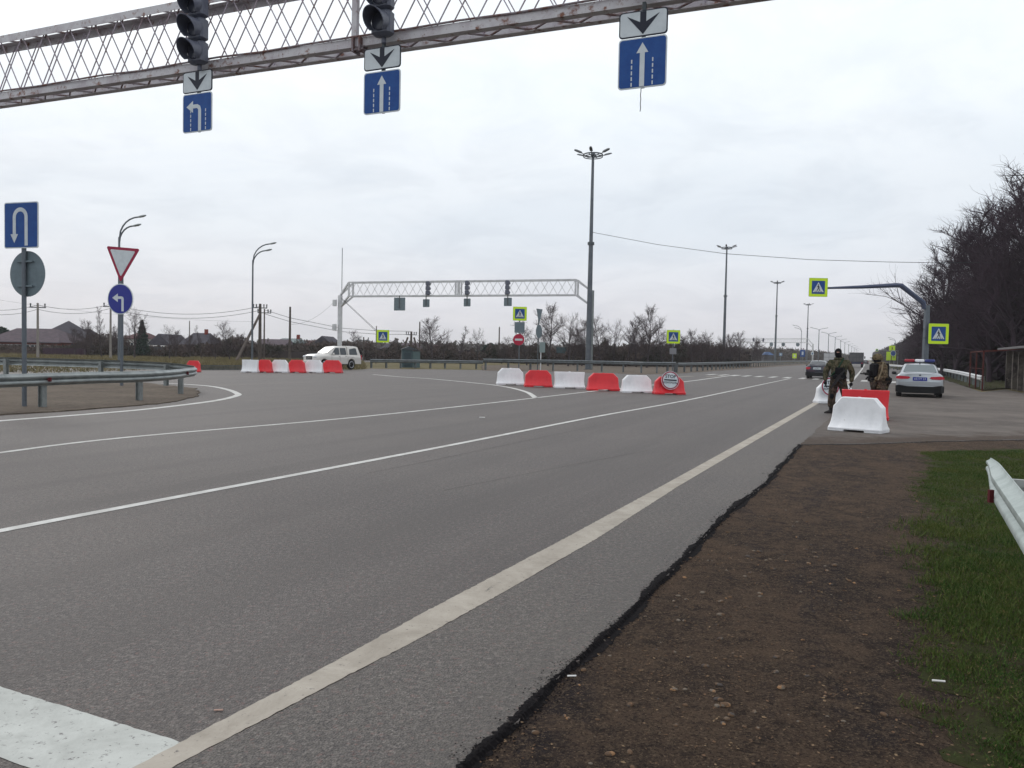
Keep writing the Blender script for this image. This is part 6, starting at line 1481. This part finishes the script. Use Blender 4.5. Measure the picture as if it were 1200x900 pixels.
def conifer(label, px, Y, ptop, rad, round_=False):
    b = at(px, Y); h = P(px, ptop, Y).z; t = thing('conifer', label, 'tree', b, 0); mb = MB(); mb.tube([(0, 0, -.1), (0, 0, h * .8)], [.12, .03], 8); mb.build('trunk', bark, t)
    mb = MB(); r = random.Random(int(px))
    for i in range(2600):
        z = r.random() ** 1.1; R0 = rad * ((1 - z) ** .8 if not round_ else math.sin(math.pi * (.12 + .88 * z)) ** .6); a = r.random() * 6.28; q = R0 * r.random() ** .4 * (1 + .15 * math.sin(a * 5 + z * 20))
        c = Vector((q * math.cos(a), q * math.sin(a), h * (.06 + .94 * z))); s = .22 * rad; d1 = Vector((r.gauss(0, 1), r.gauss(0, 1), r.gauss(0, .4))).normalized() * s; d2 = Vector((r.gauss(0, 1), r.gauss(0, 1), r.gauss(0, 1))).normalized() * s * .5
        mb.add([c - d1, c + d2, c + d1 - Vector((0, 0, s * .4))], [(0, 1, 2)])
    mb.build('crown', everg, t); return t
conifer('small dark blue-green conifer behind the turn-left arrow post', 166.5, 118, 375.5, 1.15)
conifer('rounded dark evergreen left of the thin bare pole', 575, 135, 403, 1.6, True)
conifer('dark evergreen behind the no-entry disc', 607, 135, 404, 1.8, True)
conifer('low evergreen left of the left-edge brick house', -3, 130, 383, 2.4, True)
conifer('low evergreen right of the teal board', 672, 130, 406, 2.2, True)

def scrubmass(name, label, path, h, depth, n, m, size=.4, kind='stuff', seed=1, hvar=.35, up=1.0, z0=0):
    """many thin twig blades filling a strip"""
    g_ = np.random.default_rng(seed); P0 = np.array([(p.x, p.y) for p in path]); seg = np.linalg.norm(np.diff(P0, axis=0), axis=1); cum = np.concatenate([[0], np.cumsum(seg)])
    s = g_.random(n) * cum[-1]; idx = np.clip(np.searchsorted(cum, s) - 1, 0, len(seg) - 1); tt_ = (s - cum[idx]) / seg[idx]; base = P0[idx] + (P0[idx + 1] - P0[idx]) * tt_[:, None]
    hs = np.array(h)[idx] * (1 - tt_) + np.array(h)[idx + 1] * tt_
    top = hs * (1 + hvar * (np.sin(s * .9 + seed) * .35 + np.sin(s * 2.3 + 1.7 * seed) * .3 + np.sin(s * 5.1 + seed * 3) * .2 + .15 * np.sin(s * 11.7)))
    dirs = (P0[idx + 1] - P0[idx]) / seg[idx][:, None]; nn = np.stack([-dirs[:, 1], dirs[:, 0]], 1)
    off = (g_.random(n)) * depth; xy = base + nn * off[:, None]; z = z0 + g_.random(n) ** .85 * top
    c = np.column_stack([xy, z]); a = g_.normal(size=(n, 3)) * [1, 1, .6 + up]; a /= np.linalg.norm(a, axis=1)[:, None]; b = g_.normal(size=(n, 3)); b -= a * (a * b).sum(1)[:, None]; b /= np.linalg.norm(b, axis=1)[:, None]
    L = size * g_.uniform(.5, 1.4, n)[:, None]; w_ = L * g_.uniform(.06, .28, n)[:, None]
    v = np.stack([c - a * L * .5 - b * w_, c - a * L * .5 + b * w_, c + a * L * .6], 1).reshape(-1, 3); v[:, 2] = np.maximum(v[:, 2], -.05)
    me = bpy.data.meshes.new(name); me.vertices.add(3 * n); me.vertices.foreach_set('co', v.ravel()); me.loops.add(3 * n); me.loops.foreach_set('vertex_index', np.arange(3 * n)); me.polygons.add(n); me.polygons.foreach_set('loop_start', np.arange(n) * 3); me.update(calc_edges=True); me.validate()
    me.materials.append(m); o = bpy.data.objects.new(name, me); COL.objects.link(o); tag(o, label, None, None, kind); return o
def hgt(px, py, Y): return P(px, py, Y).z
pxs = [(-60, 411.5, 118), (45, 411.5, 118), (75, 407, 118), (105, 398, 116), (130, 402, 116), (150, 408, 118), (200, 409, 118), (240, 407, 112), (262, 404, 108), (290, 406, 108), (300, 408, 110), (330, 410, 112), (345, 406, 114), (370, 408, 116), (400, 407, 116), (425, 407, 120), (450, 410, 120), (500, 409, 122), (540, 411, 124), (590, 410, 124), (620, 411, 120), (670, 411, 118), (700, 410, 112), (735, 411, 112), (770, 411, 114), (800, 410, 118), (850, 411, 130), (880, 413, 140)]
scrubmass('scrub', 'tangled dull brown scrub and hedges along the far side of the junction', [at(a, c) for a, b, c in pxs], [max(.8, hgt(a, b, c)) for a, b, c in pxs], 7, 230000, scrub, .42, seed=2, up=1.6, hvar=.75)
gx_ = [(870, 410, 318), (915, 409.5, 330), (960, 412.5, 390), (985, 415.5, 460), (1008, 418.3, 640)]
scrubmass('far_scrub', 'hazy bluish brush behind the distant gantry', [at(a, c) for a, b, c in gx_], [max(.8, hgt(a, b, c)) for a, b, c in gx_], 12, 40000, scrub, 1.0, seed=31)
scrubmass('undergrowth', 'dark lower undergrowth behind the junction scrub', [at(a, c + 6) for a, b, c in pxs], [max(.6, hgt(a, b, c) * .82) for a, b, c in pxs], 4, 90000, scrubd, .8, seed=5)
# far treeline to the horizon, both sides
fx = [(-120, 300, 398), (100, 330, 397), (300, 360, 401), (500, 380, 404), (700, 400, 408), (850, 450, 412), (960, 560, 415), (1006, 900, 418.5)]
scrubmass('far_wood', 'hazy line of woodland along the left horizon', [at(a, y) for a, y, p in fx], [max(2, hgt(a, p, y)) for a, y, p in fx], 20, 40000, scrub, 3.0, seed=9)
# right-hand wood
rw = [(1022, 700, 414), (1040, 420, 408), (1058, 250, 400), (1072, 160, 384), (1086, 118, 362), (1105, 92, 360), (1130, 78, 348), (1160, 68, 325), (1200, 62, 292), (1290, 58, 270), (1500, 52, 240)]
scrubmass('woodland_thicket', 'dense dark purple-brown thicket of the wood right of the lay-by', [at(a, y) for a, y, p in rw][::-1], [max(2, hgt(a, p, y)) for a, y, p in rw][::-1], -12, 150000, scrubd, .95, seed=4, hvar=.2)
scrubmass('woodland_thicket', 'dark ground-level brush under the wood behind the shelter', [at(a, y + 3) for a, y, p in rw][::-1], [max(2, hgt(a, p, y) * .55) for a, y, p in rw][::-1], -5, 60000, scrubd, 1.5, seed=14, hvar=.2)
RT = [('dark1', 1073, 150, 385, 'first small tree of the wood, behind the bent-arm post'), ('dark2', 1088, 112, 352, 'tree leaning over the bent-arm post'), ('dark1', 1099, 98, 303, 'wide bare crown just right of the bent arm'), ('dark1', 1112, 90, 296, 'tall bare crown above the large crossing sign'), ('dark3', 1126, 86, 282, 'bare crown right of the large crossing sign'), ('dark2', 1140, 78, 268, 'bare tree above the shelter posts'), ('dark1', 1152, 76, 262, 'dense bare tree over the middle of the shelter'), ('dark3', 1168, 68, 258, 'spreading bare tree whose twigs reach over the shelter roof'), ('dark2', 1184, 66, 238, 'tall dark tree near the right edge'), ('dark1', 1200, 62, 219, 'tallest dark tree, cut by the right edge'), ('dark3', 1222, 58, 210, 'dark tree just beyond the right edge'), ('dark2', 1062, 190, 396, 'distant hazy tree of the wood left of the bent-arm post'), ('dark1', 1052, 260, 402, 'farthest hazy tree of the wood above the lime boards'),
      ('dark2', 1118, 74, 330, 'lower tree behind the large crossing sign'), ('dark1', 1160, 62, 300, 'lower dark tree behind the shelter roof'), ('dark3', 1190, 58, 290, 'low dark tree behind the concrete wall'), ('dark1', 1104, 82, 345, 'low tree between the post and the large crossing sign')]
for k, px, Y, pt, lab in RT: tree(k, lab, px, Y + 4, pt, None, 1.0, 'bare trees of the right-hand wood')

# ------------------------------------------------------------------ grass, stones, litter
def inpoly(x, y, poly):
    c = np.zeros(len(x), bool); n = len(poly)
    for i in range(n):
        x0, y0 = poly[i]; x1, y1 = poly[i - 1]
        k = ((y0 > y) != (y1 > y)) & (x < (x1 - x0) * (y - y0) / (y1 - y0 + 1e-12) + x0); c ^= k
    return c
def blades(name, label, poly, n, hmin, hmax, wd, seed, m, patchy=True, z0=-.03):
    g_ = np.random.default_rng(seed); P_ = np.array([(p.x, p.y) for p in poly]); lo, hi = P_.min(0), P_.max(0)
    y = lo[1] + (hi[1] - lo[1]) * g_.random(n * 2) ** (1.5 if patchy else 1.0); x = g_.uniform(lo[0], hi[0], n * 2)
    f = np.zeros(len(x))
    for sc, am in ((.55, .6), (.2, .45), (.07, .3)):
        gr_ = g_.normal(size=(260, 260)); u_ = (x - lo[0]) / sc; w__ = (y - lo[1]) / sc; i0 = np.clip(u_.astype(int), 0, 10**6); j0 = np.clip(w__.astype(int), 0, 10**6); fu = u_ - i0; fv = w__ - j0; fu = fu * fu * (3 - 2 * fu); fv = fv * fv * (3 - 2 * fv)
        q_ = lambda a, b: gr_[a % 260, b % 260]
        f += am * ((q_(i0, j0) * (1 - fu) + q_(i0 + 1, j0) * fu) * (1 - fv) + (q_(i0, j0 + 1) * (1 - fu) + q_(i0 + 1, j0 + 1) * fu) * fv)
    xj = x + .17 * f + g_.normal(0, .07, len(x)); k = inpoly(xj, y, P_)
    if patchy: k &= (f > -1.05 + .3 * g_.normal(size=len(x)))
    x, y, f = x[k][:n], y[k][:n], f[k][:n]; m_ = len(x); h = g_.uniform(hmin, hmax, m_) * np.clip(1 + .45 * f, .3, 2.2); a = g_.uniform(0, 6.28, m_); lean = g_.normal(0, .5, (m_, 2)) * h[:, None]; w_ = wd * g_.uniform(.6, 1.4, m_)
    ca, sa = np.cos(a) * w_, np.sin(a) * w_; z = np.full(m_, z0)
    v = np.stack([np.column_stack([x - ca, y - sa, z]), np.column_stack([x + ca, y + sa, z]), np.column_stack([x + lean[:, 0], y + lean[:, 1], z + h])], 1).reshape(-1, 3)
    me = bpy.data.meshes.new(name); me.vertices.add(3 * m_); me.vertices.foreach_set('co', v.ravel()); me.loops.add(3 * m_); me.loops.foreach_set('vertex_index', np.arange(3 * m_)); me.polygons.add(m_); me.polygons.foreach_set('loop_start', np.arange(m_) * 3); me.update(calc_edges=True)
    me.materials.append(m); o = bpy.data.objects.new(name, me); COL.objects.link(o); tag(o, label, None, None, 'stuff'); return o
gnear = gl + [Vector((gl[-1].x - .15, 1.6, 0)), Vector((6.5, 1.6, 0)), G(1330, 530), G(1200, 527), G(1140, 528)]
blades('grass', 'short uneven green grass around the near guard rail', gnear, 520000, .010, .034, .0028, 3, M_BLADE, True, -.012)
blades('grass', 'taller grass tufts at the foot of the near guard rail', [E0 + V(-.5, .8, 0), E0 + V(1.5, 2.5, 0), E0 + V(3.5, 1.5, 0), E0 + V(1.5, -3, 0), E0 + V(-1.3, -5, 0), E0 + V(-2.2, -5, 0)], 22000, .03, .09, .0035, 4, M_BLADE, True, -.012)
blades('grass', 'sparse green strip under the white rail behind the police car', grs, 16000, .06, .18, .02, 6, M_BLADE, False, 0)
fieldp = [G(232, 432.6), G(428, 431.8), at(425, 108), at(225, 108)]
blades('grass', 'dry yellow-brown grass of the field behind the far barriers', fieldp, 60000, .10, .35, .03, 8, mat('straw_grass', (.20, .165, .09), .9, 0, (.5, (.10, .095, .045), .45, .65)), False, -.05)
fieldp = [at(-60, 42), at(60, 44), at(228, 58), at(230, 108), at(-60, 108)]
blades('grass', 'dry grass behind the curved guard rail', fieldp, 50000, .10, .3, .03, 18, mat('straw_grass', (0, 0, 0)), False, -.05)
# pebbles
g_ = random.Random(5); mb = MB(); dpoly = np.array([(p.x, p.y) for p in dp]); cnt = 0
while cnt < 3000:
    Y = 1.8 + 16 * g_.random() ** 1.9; X = g_.uniform(-1.5, 9)
    if not inpoly(np.array([X]), np.array([Y]), dpoly)[0]: continue
    cl = math.sin(X * 2.1 + 1) * math.sin(Y * 1.7) + .5 * math.sin(X * 5 + Y * 3.3)
    if g_.random() > .45 + .5 * cl: continue
    s = .003 + .008 * g_.random() ** 4 if g_.random() < .97 else g_.uniform(.009, .017); a = g_.random() * 6.28; rs = []
    for z, k in ((-.2, .6), (.15, 1), (.5, .8), (.7, .35)):
        rs.append([(X + s * 1.5 * k * math.cos(a) * math.cos(t_) - s * k * math.sin(a) * math.sin(t_), Y + s * 1.5 * k * math.sin(a) * math.cos(t_) + s * k * math.cos(a) * math.sin(t_), -.018 + z * s) for t_ in [q * math.pi / 3 for q in range(6)]])
    mb.loft(rs); cnt += 1
for i_ in range(190):
    cx_ = g_.uniform(0, 5); Y = 2.2 + 6 * g_.random() ** 1.4; X = .3 + (Y - 3) * .42 + g_.gauss(.25, .55)
    if not inpoly(np.array([X]), np.array([Y]), dpoly)[0]: continue
    s = g_.uniform(.006, .017) if g_.random() < .9 else g_.uniform(.017, .024); a = g_.random() * 6.28; el_ = g_.uniform(1.1, 1.7); rs = []
    for z, k in ((-.2, .6), (.15, 1), (.5, .8), (.7, .35)):
        rs.append([(X + s * el_ * k * math.cos(a) * math.cos(t_) - s * k * math.sin(a) * math.sin(t_), Y + s * el_ * k * math.sin(a) * math.cos(t_) + s * k * math.cos(a) * math.sin(t_), -.018 + z * s) for t_ in [q * math.pi / 4 for q in range(8)]])
    mb.loft(rs)
lf = MB(); cnt = 0
while cnt < 9000:
    Y = 2 + 14 * g_.random() ** 1.3; X = g_.uniform(-1, 8)
    if not inpoly(np.array([X]), np.array([Y]), dpoly)[0] or math.sin(X * 3.1 + Y) * math.sin(Y * 1.3 + 2) + .6 * math.sin(X * 7 + Y * 2.3) < g_.gauss(-.1, .6): continue
    s = g_.uniform(.004, .013); a = g_.random() * 6.28; c_, s_ = math.cos(a) * s, math.sin(a) * s; r_ = g_.uniform(.25, .7); z = -.0165 + g_.random() * .006
    lf.add([(X - c_, Y - s_, z), (X + s_ * r_, Y - c_ * r_, z + .4 * s * g_.random()), (X + c_, Y + s_, z + .3 * s * g_.random()), (X - s_ * r_, Y + c_ * r_, z)], [(0, 1, 2, 3)]); cnt += 1
tag(lf.build('leaf_litter', leafm), 'dead leaf fragments and chips littering the dirt shoulder', None, None, 'stuff')
tag(mb.build('pebbles', stonem), 'small mixed pebbles scattered over the dirt shoulder', None, None, 'stuff')
def litterbit(name, label, px, py, L, w_, a, m, z=-.03):
    z = -.014 if z < 0 else z; p = G(px, py, z); o = MB().tube([p - V(math.cos(a), math.sin(a), 0) * L / 2 + V(0, 0, w_), p + V(math.cos(a), math.sin(a), 0) * L / 2 + V(0, 0, w_)], w_, 8).build(name, m); tag(o, label, 'litter')
litterbit('cigarette_end', 'white cigarette end on the dirt beside the broken asphalt edge', 670, 793, .045, .0045, R(5), litter)
litterbit('wood_chip', 'small pale chip on the asphalt left of the edge line', 256, 833, .038, .004, R(8), mat('chip', (.45, .3, .25), .8), .002)
litterbit('paper_scrap', 'small white scrap lying on the lane in front of the left row of barriers', 565, 489.8, .14, .012, R(0), litter, 0)
litterbit('paper_scrap', 'white scrap in the lower grass near the dirt edge', 1100, 799, .06, .005, R(-10), litter, .01)
# broken paint pieces on lay-by
# ------------------------------------------------------------------ haze
hz = MB().box((0, 1270, 24.5), (3700, 2700, 52)).build('haze', None if False else mat('tmp', (1, 1, 1)))
hm = bpy.data.materials.new('haze_air'); hm.use_nodes = True; hn = hm.node_tree; hn.nodes.clear(); ho = hn.nodes.new('ShaderNodeOutputMaterial'); pv = hn.nodes.new('ShaderNodeVolumePrincipled'); pv.inputs['Color'].default_value = (.93, .94, .97, 1); pv.inputs['Density'].default_value = .00028; pv.inputs['Anisotropy'].default_value = .2
hn.links.new(pv.outputs[0], ho.inputs['Volume']); hz.data.materials.clear(); hz.data.materials.append(hm); tag(hz, kind='stuff')
hz['label'] = 'thin pale haze over the road and village'
S.cycles.volume_bounces = 1
